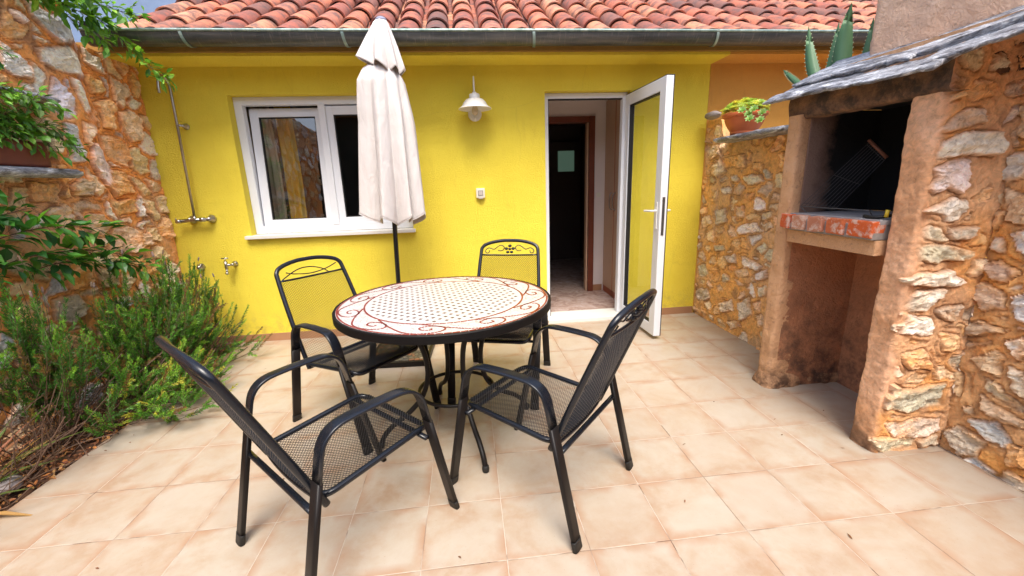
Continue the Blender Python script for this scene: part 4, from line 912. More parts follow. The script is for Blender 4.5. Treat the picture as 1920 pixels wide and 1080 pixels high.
for o, x, y, a, lb in ((cA, .189, 2.798, 163.4, 'black mesh armchair behind the table by the doorway, flower scroll on its back'),
                       (cB, -.693, 2.524, -129.4, 'black mesh armchair pushed in below the window, with crossed curves in its back'),
                       (cC, -.563, 1.598, -45.0, 'nearest black mesh armchair, at lower left, its back edge-on and rosemary behind it'),
                       (cD, .290, 1.782, 48.5, 'black mesh armchair right of the table, angled with its back towards the open door')):
    o.location = (x, y, .0015); o.rotation_euler.z = R(a); o['label'] = lb
M['rim'] = simple('black table rim', (.006, .005, .005), .55, 0, .3, 30); M['rim'].node_tree.nodes['Principled BSDF'].inputs['Specular IOR Level'].default_value = .2
# ============================================================ table
TC = Vector((-.149, 2.315, 0)); TH = .797; TR_ = .597
tb = thing('round_table', (TC.x, TC.y, 0), 'round garden table with white and red mosaic top on curved black legs', 'table')
def at(r, a, z=0): return Vector((TC.x+r*math.cos(a), TC.y+r*math.sin(a), z))
mb = MB(); mb.lathe((TC.x, TC.y, 0), [(.0001, TH-.022), (TR_-.03, TH-.022), (TR_-.016, TH-.022), (TR_-.016, TH), (.0001, TH)], 128); top = mb.build('tabletop', M['mosaic'], tb)
top.data.transform(Matrix.Translation(Vector((0, 0, -TH)))); top.location.z = TH
mb = MB(); mb.lathe((TC.x, TC.y, 0), [(TR_-.045, TH-.024), (TR_-.045, TH-.042), (TR_-.004, TH-.042), (TR_, TH-.038), (TR_, TH-.003), (TR_-.003, TH+.001), (TR_-.0145, TH+.001), (TR_-.0155, TH-.02)], 128); mb.build('rim', M['rim'], tb, True).data.set_sharp_from_angle(angle=R(35))
# mosaic strips
def tess(mb, curve, w, l, gap, z, jit=.0, taper=None):
    P = curve; L = [0]
    for i in range(1, len(P)): L.append(L[-1]+(P[i]-P[i-1]).length)
    n = max(1, int(L[-1]/(l+gap))); st = L[-1]/n
    def pt(s_):
        s_ = min(max(s_, 0), L[-1]-1e-6); i = max(1, np.searchsorted(L, s_)); t_ = (s_-L[i-1])/(L[i]-L[i-1]+1e-9); return P[i-1].lerp(P[i], t_), (P[i]-P[i-1]).normalized()
    for k in range(n):
        a0, d0 = pt(k*st+gap/2); a1, d1 = pt((k+1)*st-gap/2); n0 = Vector((-d0.y, d0.x, 0)); n1 = Vector((-d1.y, d1.x, 0)); ww = w*(taper((k+.5)/n) if taper else 1)*rg.uniform(.85, 1.1)
        q = [a0-n0*ww/2, a1-n1*ww/2, a1+n1*ww/2, a0+n0*ww/2]
        mb.add([(v.x, v.y, z) for v in q]+[(v.x, v.y, z-.0012) for v in q], [(0, 1, 2, 3), (0, 4, 5, 1), (1, 5, 6, 2), (2, 6, 7, 3), (3, 7, 4, 0)])
rg = random.Random(8); rd = MB(); Z = TH+.0012
ringc = lambda r: [at(r, 2*math.pi*i/240) for i in range(241)]
tess(rd, ringc(TR_-.0225), .0105, .034, .0028, Z)
RI = .437
tess(rd, ringc(RI), .0105, .030, .0028, Z)
nS = 11
for k in range(nS):
    a = 2*math.pi*k/nS+.2; da = 2*math.pi/nS
    # stem leaves the inner ring, runs out to the rim, then hooks back into a spiral
    c = [(RI+.006, -.45), (RI+.030, -.2), (RI+.070, .08), (.555, .38), (.567, .62), (.553, .86), (.518, .98), (.478, .90), (.468, .72), (.490, .56), (.520, .62), (.520, .76), (.500, .76)]
    tess(rd, spline([at(r, a+t_*da) for r, t_ in c], 8), .0095, .0125, .0028, Z)
rd.build('mosaic_scrolls', M['mosaic_red'], top)
dt = MB(); sp = .0300; th = R(8); rr = .0100
for i in range(-20, 21):
    for j in range(-20, 21):
        if (i+j) % 2: continue
        x, y = i*sp, j*sp; X = x*math.cos(th)-y*math.sin(th); Y = x*math.sin(th)+y*math.cos(th)
        if math.hypot(X, Y) > RI-.026: continue
        q = [(TC.x+X+rr*1.1*math.cos(th+k*math.pi/2+rg.uniform(-.15, .15)), TC.y+Y+rr*1.1*math.sin(th+k*math.pi/2)) for k in range(4)]
        dt.add([(a, b_, Z-.0002) for a, b_ in q]+[(a, b_, Z-.0014) for a, b_ in q], [(0, 1, 2, 3), (0, 4, 5, 1), (1, 5, 6, 2), (2, 6, 7, 3), (3, 7, 4, 0)])
tag(dt.build('mosaic_dots', M['mosaic_dot'], top), kind='stuff')
LC = Vector((-.12, 2.28, 0))
def la(r, a, z): return Vector((LC.x+r*math.cos(a), LC.y+r*math.sin(a), z))
for k in range(4):
    a = R(-72+90*k); c = [(.50, .742), (.40, .735), (.29, .69), (.205, .60), (.165, .48), (.165, .36), (.205, .25), (.29, .17), (.375, .12), (.43, .07), (.455, .012)]
    mb = MB(); mb.tube(spline([la(r, a, z) for r, z in c], 6), .0145, 12); lg = mb.build('leg', M['leg_metal'], tb, True)
    mb = MB(); p = la(.455, a, 0); mb.lathe((p.x, p.y, 0), [(.014, .002), (.017, .004), (.0185, .02), (.017, .034), (.0145, .036)], 16); mb.build('foot_cap', M['rubber'], lg, True)
mb = MB(); mb.tube([la(.215, 2*math.pi*i/48, .262) for i in range(48)], .0105, 10, closed=True)
for k in range(2):
    a = R(-72+90*k); mb.tube([la(-.49, a, .738), la(.49, a, .738)], .010, 8)
mb.build('leg_ring', M['leg_metal'], tb, True)
# small dark nut and leaf bits on the mosaic are left as part of its wear
# ============================================================ parasol
PB = Vector((-.62, 3.47, 0)); PT = Vector((-.535, 3.47, 2.60))
pa = thing('parasol', PB, 'closed off white parasol on a black pole between window and table', 'parasol')
ax = (PT-PB)/2.60
pol = lambda z: PB+ax*z
mb = MB(); mb.tube([pol(.06), pol(1.2), pol(2.56)], .019, 14); mb.build('pole', M['black_metal'], pa, True)
def canopy():
    # closed parasol: 8 gores; ribs carry narrow outer ridges, cloth hangs between them in folds swept to one side
    N = 200; zs_ = np.linspace(0, 1, 60); vs = []; rng = np.random.RandomState(12)
    rib = np.array([(k+rng.uniform(-.16, .16))*2*math.pi/8+.55 for k in range(8)]); amp = rng.uniform(.8, 1.2, 8); fl_ = rng.uniform(.42, .66, 8)
    zt, zb = 2.31, 1.225
    for t_ in zs_:
        R0 = float(np.interp(t_, [0, .04, .12, .3, .6, 1], [.075, .13, .175, .205, .232, .268]))
        for i in range(N):
            a = 2*math.pi*i/N; k = max((q for q in range(8) if ((a-rib[q]) % (2*math.pi)) < ((rib[(q+1) % 8]-rib[q]) % (2*math.pi))), default=0)
            w = (rib[(k+1) % 8]-rib[k]) % (2*math.pi); fr_ = ((a-rib[k]) % (2*math.pi))/w; c = fl_[k]
            f = (fr_/c) if fr_ < c else (1-fr_)/(1-c)          # 0 at ribs, 1 at the valley (sharp)
            f2 = f**1.25; dep = (.10+.34*t_)*amp[k]
            sub = .05*math.sin(fr_*math.pi*3+k)*f*(1-.4*t_)
            r = R0*(1-dep*f2+sub)*(1+.025*math.sin(a*2+2.5*t_))*(1-.22*math.cos(a)*max(0, 1-t_*2.6))
            z = zt+(zb-zt)*t_-.070*f*t_**2+.018*t_*math.sin(k*2.4)-(.02*math.cos(a+.6))*t_
            sw_ = .28*t_*f*(1 if k % 2 else -.4)
            p = pol(z); aa = a+sw_*.5; vs.append((p.x+r*math.cos(aa), p.y+r*math.sin(aa), z))
    n = len(zs_); fs = [(i*N+j, (i+1)*N+j, (i+1)*N+(j+1) % N, i*N+(j+1) % N) for i in range(n-1) for j in range(N)]
    o = link('canopy', vs, fs, M['cloth'], pa, True); md = o.modifiers.new('s', 'SOLIDIFY'); md.thickness = .0025
    # hem seam
    hm = MB(); hm.tube([Vector(q) for q in vs[-N:]], .003, 5, closed=True); hm.build('hem', M['cloth'], pa, True)
    vs = []; zs2 = np.linspace(0, 1, 24)
    for t_ in zs2:
        R0 = float(np.interp(t_, [0, .08, .5, .85, 1], [.032, .055, .118, .165, .184]))
        for i in range(N):
            a = 2*math.pi*i/N; k = max((q for q in range(8) if ((a-rib[q]) % (2*math.pi)) < ((rib[(q+1) % 8]-rib[q]) % (2*math.pi))), default=0)
            w = (rib[(k+1) % 8]-rib[k]) % (2*math.pi); fr_ = ((a-rib[k]) % (2*math.pi))/w; f = 1-abs(2*fr_-1)
            r = R0*(1-(.04+.30*t_)*f*amp[k])*(1+.10*t_*math.cos(a-3.3)); z = 2.60-(.29+.05*math.cos(a+.5)*1+.045*f)*t_
            p = pol(z); vs.append((p.x+r*math.cos(a+.2*t_*f), p.y+r*math.sin(a+.2*t_*f), z))
    n = len(zs2); fs = [(i*N+j, (i+1)*N+j, (i+1)*N+(j+1) % N, i*N+(j+1) % N) for i in range(n-1) for j in range(N)]
    o = link('vent_flap', vs, fs, M['cloth'], pa, True); md = o.modifiers.new('s', 'SOLIDIFY'); md.thickness = .0025
    mb = MB(); p = pol(2.59); mb.lathe((p.x, p.y, 2.585), [(.034, 0), (.040, .006), (.040, .014), (.03, .024), (.012, .032), (.0001, .034)], 24); mb.build('cap', simple('blue grey cap', (.22, .24, .34), .6), pa, True)
    for k in range(8):
        a = 2*math.pi*(k+.2)/8; m2 = MB(); m2.tube([pol(2.45)+Vector((.03*math.cos(a), .03*math.sin(a), 0)), pol(1.35)+Vector((.085*math.cos(a), .085*math.sin(a), 0))], .005, 6); m2.build('rib', M['steel_dark'], pa, True)
canopy()
ba = thing('umbrella_stand', (-.62, 3.47, 0), 'square dark base slab with pebble inlay on the floor under the parasol', 'umbrella stand')
rz = Matrix.Rotation(R(-3), 3, 'Z'); c0 = Vector((-.62, 3.47, 0))
mb = MB(); mb.bbox(-.87, -.37, 3.22, 3.72, .003, .046, .006, lambda v: c0+rz @ (v-c0)); mb.build('slab', M['leg_metal'], ba)
mb = MB(); mb.bbox(-.845, -.395, 3.245, 3.695, .0455, .050, .001, lambda v: c0+rz @ (v-c0)); mb.build('pebble_inlay', M['pebble'], ba)
mb = MB(); mb.lathe((c0.x, c0.y, 0), [(.06, .0505), (.055, .058), (.027, .062), (.0255, .30), (.0225, .302)], 20); mb.build('pole_socket', M['leg_metal'], ba, True)
# ============================================================ wall lamp
lx = .125
wl = thing('wall_lamp', (lx, 4.1, 2.05), 'white enamel shade lamp on the yellow wall between window and doorway', 'wall lamp')
mb = MB(); mb.lathe((lx, 4.1, 2.045), [(.062, 0), (.062, .010), (.056, .018), (.03, .022), (.0001, .023)], 28, 'y'); mb.build('wall_plate', M['white_enamel'], wl, True)
for s in (-1, 1):
    sw = MB(); sw.lathe((lx+s*.046, 4.088, 2.065), [(.006, 0), (.006, .004), (.0001, .005)], 10, 'y'); sw.build('screw', M['steel_dark'], wl)
mb = MB(); mb.tube(spline([(lx+.004, 4.08, 1.985), (lx+.003, 4.058, 2.02), (lx+.002, 4.062, 2.08), (lx, 4.07, 2.20), (lx, 4.060, 2.29), (lx, 4.02, 2.335), (lx, 3.97, 2.325), (lx, 3.955, 2.27), (lx, 3.955, 2.20)], 8), .0065, 10); mb.build('arm', M['white_enamel'], wl, True)
mb = MB(); mb.lathe((lx, 3.955, 2.065), [(.144, 0), (.148, .002), (.143, .006), (.112, .028), (.098, .056), (.074, .080), (.046, .090), (.046, .118), (.040, .124), (.022, .127), (.016, .140), (.0001, .142)], 40, caps=False)
mb.lathe((lx, 3.955, 2.065), [(.0001, .080), (.040, .080), (.066, .074), (.088, .054), (.108, .025), (.139, .003), (.144, 0)], 40, caps=False); sh = mb.build('lamp_shade', M['white_enamel'], wl, True); sh.data.set_sharp_from_angle(angle=R(50))
mb = MB(); mb.lathe((lx, 3.955, 2.045), [(.0001, -.03), (.016, -.026), (.027, -.010), (.029, .008), (.022, .035), (.016, .055), (.016, .10)], 20); mb.build('bulb', simple('frosted bulb', (.55, .47, .36), .25), wl, True)
# ============================================================ switches
sw_ = thing('wall_switch', (.14, 4.1, 1.34), 'cream surface mounted switch box on the yellow wall below the lamp', 'switch')
mb = MB(); mb.bbox(.100, .182, 4.068, 4.0995, 1.298, 1.388, .010); mb.build('housing', M['cream_plastic'], sw_, False)
mb = MB(); mb.bbox(.118, .164, 4.0645, 4.069, 1.320, 1.366, .002); mb.build('surround', M['gasket'], sw_); mb = MB(); mb.bbox(.1215, .1605, 4.0615, 4.0648, 1.3235, 1.3625, .002); mb.build('button', M['grey_plastic'], sw_)
mb = MB(); mb.bbox(.122, .160, 4.060, 4.075, 1.290, 1.2975, .002); mb.build('cable_inlet', M['grey_plastic'], sw_)
hs = thing('light_switch', (1.645, 5.2, 1.25), 'small white light switch on the hallway wall by the wardrobe', 'switch')
mb = MB(); mb.bbox(1.605, 1.685, 5.186, 5.1995, 1.21, 1.29, .004); mb.build('plate', M['interior_white'], hs); mb = MB(); mb.bbox(1.618, 1.672, 5.182, 5.1865, 1.223, 1.277, .003); mb.build('rocker', M['cream_plastic'], hs)
# ============================================================ outdoor shower and taps
shw = thing('outdoor_shower', (-2.40, 4.1, 1.2), 'chrome outdoor shower pipe with curved top and mixer on the yellow wall', 'shower')
yp = 4.035
mb = MB(); mb.tube(fillet([(-2.405, yp, 1.215), (-2.385, yp, 2.00)], 0)+spline([(-2.383, yp, 2.12), (-2.381, yp, 2.26), (-2.381, yp-.012, 2.325), (-2.386, yp-.055, 2.358), (-2.392, yp-.10, 2.335), (-2.396, yp-.115, 2.27), (-2.397, yp-.117, 2.22)], 7), .0105, 12); mb.build('riser_pipe', M['chrome'], shw, True)
mb = MB(); mb.lathe((-2.352, 4.1, 1.985), [(.026, 0), (.026, .006), (.018, .012), (.012, .02), (.010, .065)], 20, 'y'); mb.tube([(-2.352, 4.037, 1.985), (-2.388, 4.035, 1.99)], .010, 10); mb.build('bracket', M['chrome'], shw, True)
mx_ = MB(); mx_.tube([(-2.53, yp, 1.192), (-2.31, yp, 1.200)], .015, 14); mx_.tube([(-2.36, yp, 1.198), (-2.325, yp, 1.199)], .021, 14)
mx_.tube([(-2.405, yp, 1.19), (-2.405, yp, 1.228)], .016, 12); mo = mx_.build('mixer_body', M['chrome'], shw, True)
for x in (-2.455, -2.295):
    mb = MB(); mb.lathe((x, 4.1, 1.20), [(.036, 0), (.036, .008), (.030, .022), (.018, .03), (.017, .07)], 24, 'y'); mb.build('wall_rosette', M['chrome'], shw, True)
mb = MB(); mb.tube([(-2.525, yp, 1.192), (-2.560, yp-.01, 1.188)], .019, 10, scale=[1, .8]); mb.tube([(-2.548, yp-.008, 1.19), (-2.535, yp-.045, 1.215)], .006, 8); mb.build('lever', M['chrome'], shw, True)
tp = thing('wall_tap', (-2.47, 4.1, .77), 'round chrome stop tap on the yellow wall nearest the stone wall', 'tap')
mb = MB(); mb.lathe((-2.475, 4.1, .765), [(.034, 0), (.034, .008), (.028, .022), (.016, .028), (.015, .05), (.0001, .052)], 24, 'y'); mb.build('rosette', M['chrome'], tp, True)
mb = MB(); mb.sweep(spline([(-2.475, 4.048, .765), (-2.44, 4.040, .778), (-2.425, 4.038, .80)], 5), oval(.010, .004, 10)); mb.build('lever', M['steel_dark'], tp, True)
hb_ = thing('garden_tap', (-2.2, 4.1, .77), 'small brass and chrome garden hose tap with cross handle on the yellow wall', 'tap')
mb = MB(); mb.lathe((-2.175, 4.1, .78), [(.026, 0), (.026, .006), (.014, .014), (.011, .02), (.011, .06)], 20, 'y'); mb.tube([(-2.175, 4.05, .78), (-2.215, 4.02, .78)], .012, 12); mb.tube([(-2.215, 4.02, .815), (-2.215, 4.02, .745)], .014, 12); mb.tube([(-2.215, 4.02, .75), (-2.217, 4.015, .695)], .010, 12); mb.tube([(-2.217, 4.015, .715), (-2.217, 4.015, .700)], .0135, 12); mb.build('tap_body', M['chrome'], hb_, True)
mb = MB(); mb.tube([(-2.215, 4.02, .81), (-2.215, 4.02, .845)], .005, 8); mb.tube([(-2.245, 4.02, .845), (-2.185, 4.02, .845)], .006, 8); mb.build('tap_handle', M['chrome'], hb_, True)
# ============================================================ things in the barbecue
gr = thing('grill_rack', (2.2, 2.25, 1.19), 'wire grill rack with wooden handle leaning inside the black firebox', 'grill rack')
A = Vector((2.035, 2.400, 1.228)); B_ = Vector((2.30, 2.265, 1.587)); sA = Vector((.14, -.10, -.02)); sB = Vector((.03, -.085, -.095))
mb = MB(); nW = 10
for i in range(nW):
    k = i/(nW-1); mb.tube([A+sA*k, B_+sB*k], .0014, 5)
for j in (0, .05, .5, .95, 1.): mb.tube([(A+(B_-A)*j), (A+sA).lerp(B_+sB, j)], .0014, 5)
mb.build('wire_grid', simple('sooty wire', (.07, .06, .055), .5, .3), gr)
mb = MB(); mb.tube([B_+Vector((-.004, .008, .008)), B_+sB*1.0], .0095, 10); mb.build('handle', M['rust_wood'], gr, True)
mb = MB(); mb.tube([A, (2.06, 2.375, 1.191)], .003, 6); mb.tube([A, (2.035, 1.95, 1.228)], .0025, 6); mb.tube([(2.035, 1.95, 1.228), (2.06, 1.94, 1.191)], .003, 6); mb.build('stand', M['steel_dark'], gr)
tg = thing('fire_tongs', (2.06, 1.9, 1.19), 'black and yellow tool lying on the hearth by the right pillar', 'tool')
mb = MB(); mb.tube(spline([(2.03, 1.965, 1.20), (2.025, 1.92, 1.198), (2.04, 1.885, 1.20), (2.10, 1.87, 1.21), (2.2, 1.87, 1.23)], 6), .009, 10); mb.build('shaft', M['rubber'], tg, True)
mb = MB(); mb.tube([(2.045, 1.864, 1.20), (2.05, 1.864, 1.235)], .009, 10); mb.build('grip', M['yellow_plastic'], tg, True)
# ============================================================ plants
class LF:
    def __init__(s): s.v = []; s.f = []; s.c = []
    def leaf(s, p, d, up, L, w, col, curl=.25, fold=.18):
        d = d.normalized(); sd = d.cross(up)
        if sd.length < 1e-4: sd = d.cross(Vector((1, 0, .3)))
        sd.normalize(); u = sd.cross(d).normalized(); n = len(s.v); P = []
        for t_, ww in ((0, .06), (.28, .85), (.62, .9), (1, 0.02)):
            c = p+d*(L*t_)-u*(curl*L*t_*t_)
            P += [c+sd*(w*.5*ww)+u*(fold*w*ww), c, c-sd*(w*.5*ww)+u*(fold*w*ww)]
        s.v += P; s.c += [col]*len(P)
        for k in range(3):
            a = n+3*k; s.f += [(a, a+1, a+4, a+3), (a+1, a+2, a+5, a+4)]
    def needle(s, p, d, L, w, col):
        d = d.normalized(); sd = d.cross(Vector((rn.uniform(-1, 1), rn.uniform(-1, 1), rn.uniform(-1, 1))))
        if sd.length < 1e-4: return
        sd = sd.normalized()*(w*.5); n = len(s.v); m_ = p+d*(L*.45); s.v += [p, m_+sd, p+d*L, m_-sd]; s.c += [col]*4; s.f.append((n, n+1, n+2, n+3))
    def build(s, name, parent, mat=None): return link(name, s.v, s.f, mat or M['leaf'], parent, False, cols=s.c)
rn = random.Random(21)
def rv(a=1): return Vector((rn.uniform(-a, a), rn.uniform(-a, a), rn.uniform(-a, a)))
def jit(c, a=.25):
    k = 1+rn.uniform(-a, a); return (c[0]*k*(1+rn.uniform(-.15, .15)), c[1]*k, c[2]*k*(1+rn.uniform(-.15, .15)))
GR = [(.055, .16, .022), (.10, .27, .032), (.22, .42, .05), (.50, .48, .07)]
def rosemary(cx, cy, z0, rad, h, n, lab, tall=0, lean=(.25, 0), flowers=0, dead=.12, cols=(0, 1, 1, 2)):
    t = thing('rosemary_bush', (cx, cy, z0), lab, 'shrub', 'rosemary and lavender shrubs in the left bed')
    L = LF(); st = MB(); fl = MB(); fst = MB()
    clus = [(rn.uniform(0, 6.283), rn.uniform(.15, 1)) for _ in range(9)]
    for i in range(n):
        cl = clus[i % len(clus)]; az = cl[0]+rn.gauss(0, .33); rr = rad*min(1.15, abs(cl[1]+rn.gauss(0, .15))); tx, ty = cx+lean[0]+rr*math.cos(az), cy+lean[1]+rr*math.sin(az)*1.1
        tx = max(tx, -2.58); ty = min(ty, 4.03)
        tz = z0+h*(1-.55*(rr/rad)**2)*rn.uniform(.55, 1.08); b_ = Vector((cx+rn.uniform(-.08, .08), cy+rn.uniform(-.12, .12), z0)); e = Vector((tx, ty, tz)); m_ = b_.lerp(e, .5)+Vector((0, 0, -.10*h*rn.random()+.02))+rv(.05)
        P = spline([b_, m_, e], 9); st.tube(P, .0032, 4, scale=[1-.6*k/(len(P)-1) for k in range(len(P))])
        dirs = (e-m_).normalized(); bare = rn.random() < dead
        tips = [(e, (dirs+Vector((0, 0, .5))).normalized(), rn.uniform(.10, .20))]
        for k in range(rn.randint(4, 8)):
            u_ = rn.uniform(.5, 1); q = P[int(u_*(len(P)-1))]; d = (dirs*.8+rv(1.)+Vector((.15, -.1, .45))).normalized(); tips.append((q, d, rn.uniform(.05, .16)))
        for q, d, ln in tips:
            tipc = rn.choice(cols); q2 = q+d*ln+Vector((0, 0, .02)); st.tube([q, q2], .0014, 3)
            if bare and rn.random() < .7: continue
            nn_ = int(ln/.0048); dry = rn.random() < .12
            for k in range(nn_):
                u_ = k/nn_; p = q.lerp(q2, u_); base = GR[tipc] if u_ > .55 else GR[max(0, tipc-1)]
                if dry: base = (.22, .13, .04)
                for _ in range(3):
                    s_ = rv(1); s_ = (s_-d*s_.dot(d)).normalized(); L.needle(p, s_+d*rn.uniform(.5, 1.3)*(1+u_), rn.uniform(.018, .036)*(1-.25*u_), .0046, jit(base, .35))
    for i in range(flowers):
        az = rn.uniform(0, 6.283); rr = rad*rn.uniform(.1, 1.); p = Vector((max(-2.5, cx+lean[0]+rr*math.cos(az)), min(4.0, cy+lean[1]+rr*math.sin(az)), z0+h*rn.uniform(.65, .95))); q = p+Vector((rn.uniform(-.05, .09), rn.uniform(-.05, .05), rn.uniform(.16, .30)))
        dd = (q-p).normalized()
        fl = MB(); fst = MB(); fst.tube(spline([p, p.lerp(q, .5), q], 4), .0013, 4); fo_ = fst.build('flower_stalk', M['green_stem'], t)
        fl.col = jit((.20, .14, .11)); fl.sweep([q-dd*.004+dd*.038*k/5 for k in range(6)], circ(1, 1, 7), scale=[.002, .0055, .0065, .0055, .006, .002]); fl.build('flower', M['litter'], fo_)
    L.build('foliage', t); st.build('stems', M['wood_stem'], t)
rosemary(-2.46, 3.58, -.02, .34, .80, 76, 'tall rosemary bush in the corner against the yellow wall', lean=(.10, -.02), flowers=7, dead=.06)
rosemary(-2.46, 3.08, -.02, .36, .86, 80, 'dense rosemary bush in the middle of the bed spilling over the tiles', lean=(.18, 0), flowers=4, dead=.12, cols=(0, 1, 2, 2))
rosemary(-2.35, 2.78, -.02, .30, .42, 46, 'low yellowing rosemary clump creeping onto the floor tiles', lean=(.30, -.06), flowers=0, dead=.25, cols=(1, 2, 3, 2))
rosemary(-2.50, 2.40, -.02, .30, .88, 54, 'lavender bush with pale flower spikes at the left edge in front of the stone wall', lean=(.06, 0), flowers=7, dead=.2)
rosemary(-2.44, 3.32, -.02, .36, .34, 42, 'low spreading rosemary with shoots on the tiles beside the skirting', lean=(.32, -.02), flowers=0, dead=.12, cols=(0, 1, 2))
# dry woody undergrowth
uw = thing('dry_shrub', (-2.45, 2.3, 0), 'tangle of dead brown stems under the shrubs in the left bed', 'shrub')
mb = MB()
for i in range(260):
    p = Vector((-2.6+rn.uniform(0, .28), rn.uniform(1.75, 3.7), -.02)); q = p+Vector((rn.uniform(-.05, .40), rn.uniform(-.4, .4), rn.uniform(.08, .50))); q.x = max(q.x, -2.6)
    mb.tube(spline([p, p.lerp(q, .5)+rv(.07), q], 5), rn.uniform(.0012, .0035), 4)
mb.build('stems', M['wood_stem'], uw)
# dry grass blades and broad leaves at the lower left
ya = thing('yucca_plant', (-2.45, 1.95, 0), 'striped strappy plant with dry reddish blades at the lower left edge', 'plant')
L = LF()
for i in range(54):
    d = Vector((rn.uniform(-.4, 1.), rn.uniform(-.9, .9), rn.uniform(.15, .9))).normalized(); ln = rn.uniform(.2, .48); L.leaf(Vector((-2.50+rn.uniform(-.06, .06), 1.98+rn.uniform(-.12, .12), .0)), d, Vector((0, 0, 1)), ln, rn.uniform(.008, .03), jit(rn.choice([(.12, .17, .04), (.10, .14, .03), (.35, .22, .07), (.38, .14, .07)])), .35, .2)
L.build('foliage', ya)
rk = MB()
def rock(name, c, r, seed, lab):
    import bmesh
    q = bmesh.new(); bmesh.ops.create_icosphere(q, subdivisions=3, radius=1); rs = random.Random(seed); o_ = rs.uniform(0, 50)
    vs = []
    for v in q.verts:
        k = 1+.5*float(fbm(np.array([v.co.x*1.5+o_]), np.array([v.co.y*1.5+v.co.z*2.1]), seed, 3)[0]); vs.append((c[0]+v.co.x*r[0]*k, c[1]+v.co.y*r[1]*k, c[2]+v.co.z*r[2]*k))
    fs = [[w.index for w in f.verts] for f in q.faces]; q.free(); tag(link(name, vs, fs, simple('grey rock', (.30, .26, .25), .9, 0, .3, 30), None, True), lab, 'rock')
rock('rock', (-2.36, 2.06, .03), (.045, .06, .04), 3, 'small grey stone lying in the leaf litter at the lower left')
# leaf litter : stuff
L = LF()
for i in range(2600):
    x = rn.uniform(-2.64, -2.245)+(.02 if rn.random() < .04 else 0); y = rn.uniform(.9, 3.95); z = -.012+.05*max(0, (-2.3-x)/.4)+rn.uniform(0, .022); a = rn.uniform(0, 6.28)
    L.leaf(Vector((x, y, z)), Vector((math.cos(a), math.sin(a), rn.uniform(-.3, .4))), Vector((rn.uniform(-.5, .5), rn.uniform(-.5, .5), 1)), rn.uniform(.015, .045), rn.uniform(.008, .02), jit(rn.choice([(.42, .17, .045), (.30, .11, .03), (.16, .06, .025), (.50, .26, .09), (.22, .09, .04)])), rn.uniform(-.5, .7), .25)
tag(L.build('leaf_litter', None, M['litter']), 'dry brown leaf litter covering the soil bed', 'leaf litter', kind='stuff')
# a few stray leaves on the tiles
L = LF()
for (x, y) in ((-2.02, 3.35), (-1.95, 3.62), (-1.72, 3.4), (-2.1, 2.5), (-2.06, 2.42), (-1.9, 2.62), (-2.16, 2.36), (.62, 2.2), (1.52, 2.3), (1.75, 2.05), (1.1, 1.9), (-1.0, 1.95), (1.68, 1.9), (.9, 1.5), (2.12, 2.1), (-1.52, 1.5), (.3, 2.9), (1.45, 1.22), (-.1, 1.35), (1.9, 1.75)):
    a = rn.uniform(0, 6.28); L.leaf(Vector((x, y, .003)), Vector((math.cos(a), math.sin(a), .05)), Vector((0, 0, 1)), rn.uniform(.014, .034), rn.uniform(.004, .009), jit((.16, .07, .03)), .1, .2)
tag(L.build('fallen_leaves', None, M['litter']), 'few tiny dry leaf bits scattered on the floor tiles', 'fallen leaves', kind='stuff')
def vine(t, paths, size, colset, dens, spread=.04, up=(0, 0, 1), wr=.55, tube=.0028, droop=.2):
    L = LF(); st = MB()
    for P in paths:
        P = spline(P, 10); st.tube(P, tube, 5, scale=[1-.6*k/(len(P)-1) for k in range(len(P))])
        for i in range(1, len(P)):
            seg = (P[i]-P[i-1]); k = dens*seg.length; nn_ = int(k)+(rn.random() < k-int(k))
            for _ in range(nn_):
                p = P[i-1].lerp(P[i], rn.random()); d = (seg.normalized()*.5+rv(1)+Vector((.45, -.25, -droop))).normalized(); q = p+d*rn.uniform(0, spread)
                if (q-p).length > .01: st.tube([p, q], .0009, 3)
                ln = size*rn.uniform(.55, 1.25); L.leaf(q, (d+rv(.4)).normalized(), (Vector(up)+rv(.55)).normalized(), ln, ln*wr*rn.uniform(.8, 1.2), jit(rn.choice(colset), .3), rn.uniform(0, .5), .16)
    L.build('foliage', t); st.build('stems', M['wood_stem'], t)
GV = [(.12, .29, .03), (.18, .38, .04), (.07, .19, .022), (.24, .46, .06)]; GD = [(.022, .10, .018), (.04, .15, .022), (.06, .21, .025), (.14, .36, .04)]
t = thing('climbing_vine', (-2.5, 3.4, 2.7), 'light green leafy vine hanging over the top left wall corner past the gutter', 'vine')
vine(t, [[(-2.60, 3.15, 2.78), (-2.50, 3.35, 2.70), (-2.42, 3.50, 2.60), (-2.34, 3.58, 2.48), (-2.25, 3.60, 2.36), (-2.14, 3.60, 2.22)],
         [(-2.60, 3.1, 2.72), (-2.48, 3.28, 2.70), (-2.40, 3.42, 2.69), (-2.30, 3.52, 2.66), (-2.2, 3.58, 2.645)],
         [(-2.62, 3.2, 2.66), (-2.52, 3.38, 2.58), (-2.46, 3.48, 2.50), (-2.42, 3.52, 2.44)], [(-2.60, 3.0, 2.75), (-2.52, 3.2, 2.66), (-2.44, 3.4, 2.60), (-2.38, 3.5, 2.57)],
         [(-2.62, 2.85, 2.66), (-2.55, 3.02, 2.66), (-2.5, 3.2, 2.70), (-2.44, 3.36, 2.74)]], .068, GV, 150, .065)
t = thing('climbing_vine', (-2.5, 2.75, 2.3), 'dark leafy vine shoot over the pale stones at the left edge near the slate ledge', 'vine')
vine(t, [[(-2.58, 2.5, 2.42), (-2.54, 2.65, 2.34), (-2.50, 2.78, 2.26), (-2.48, 2.84, 2.17)], [(-2.58, 2.55, 2.30), (-2.52, 2.70, 2.22), (-2.5, 2.80, 2.20)]], .06, GD, 50, .05)
t = thing('climbing_shrub', (-2.55, 2.4, .9), 'dark green broad leaved climber across the stone wall below the ledge', 'climbing plant')
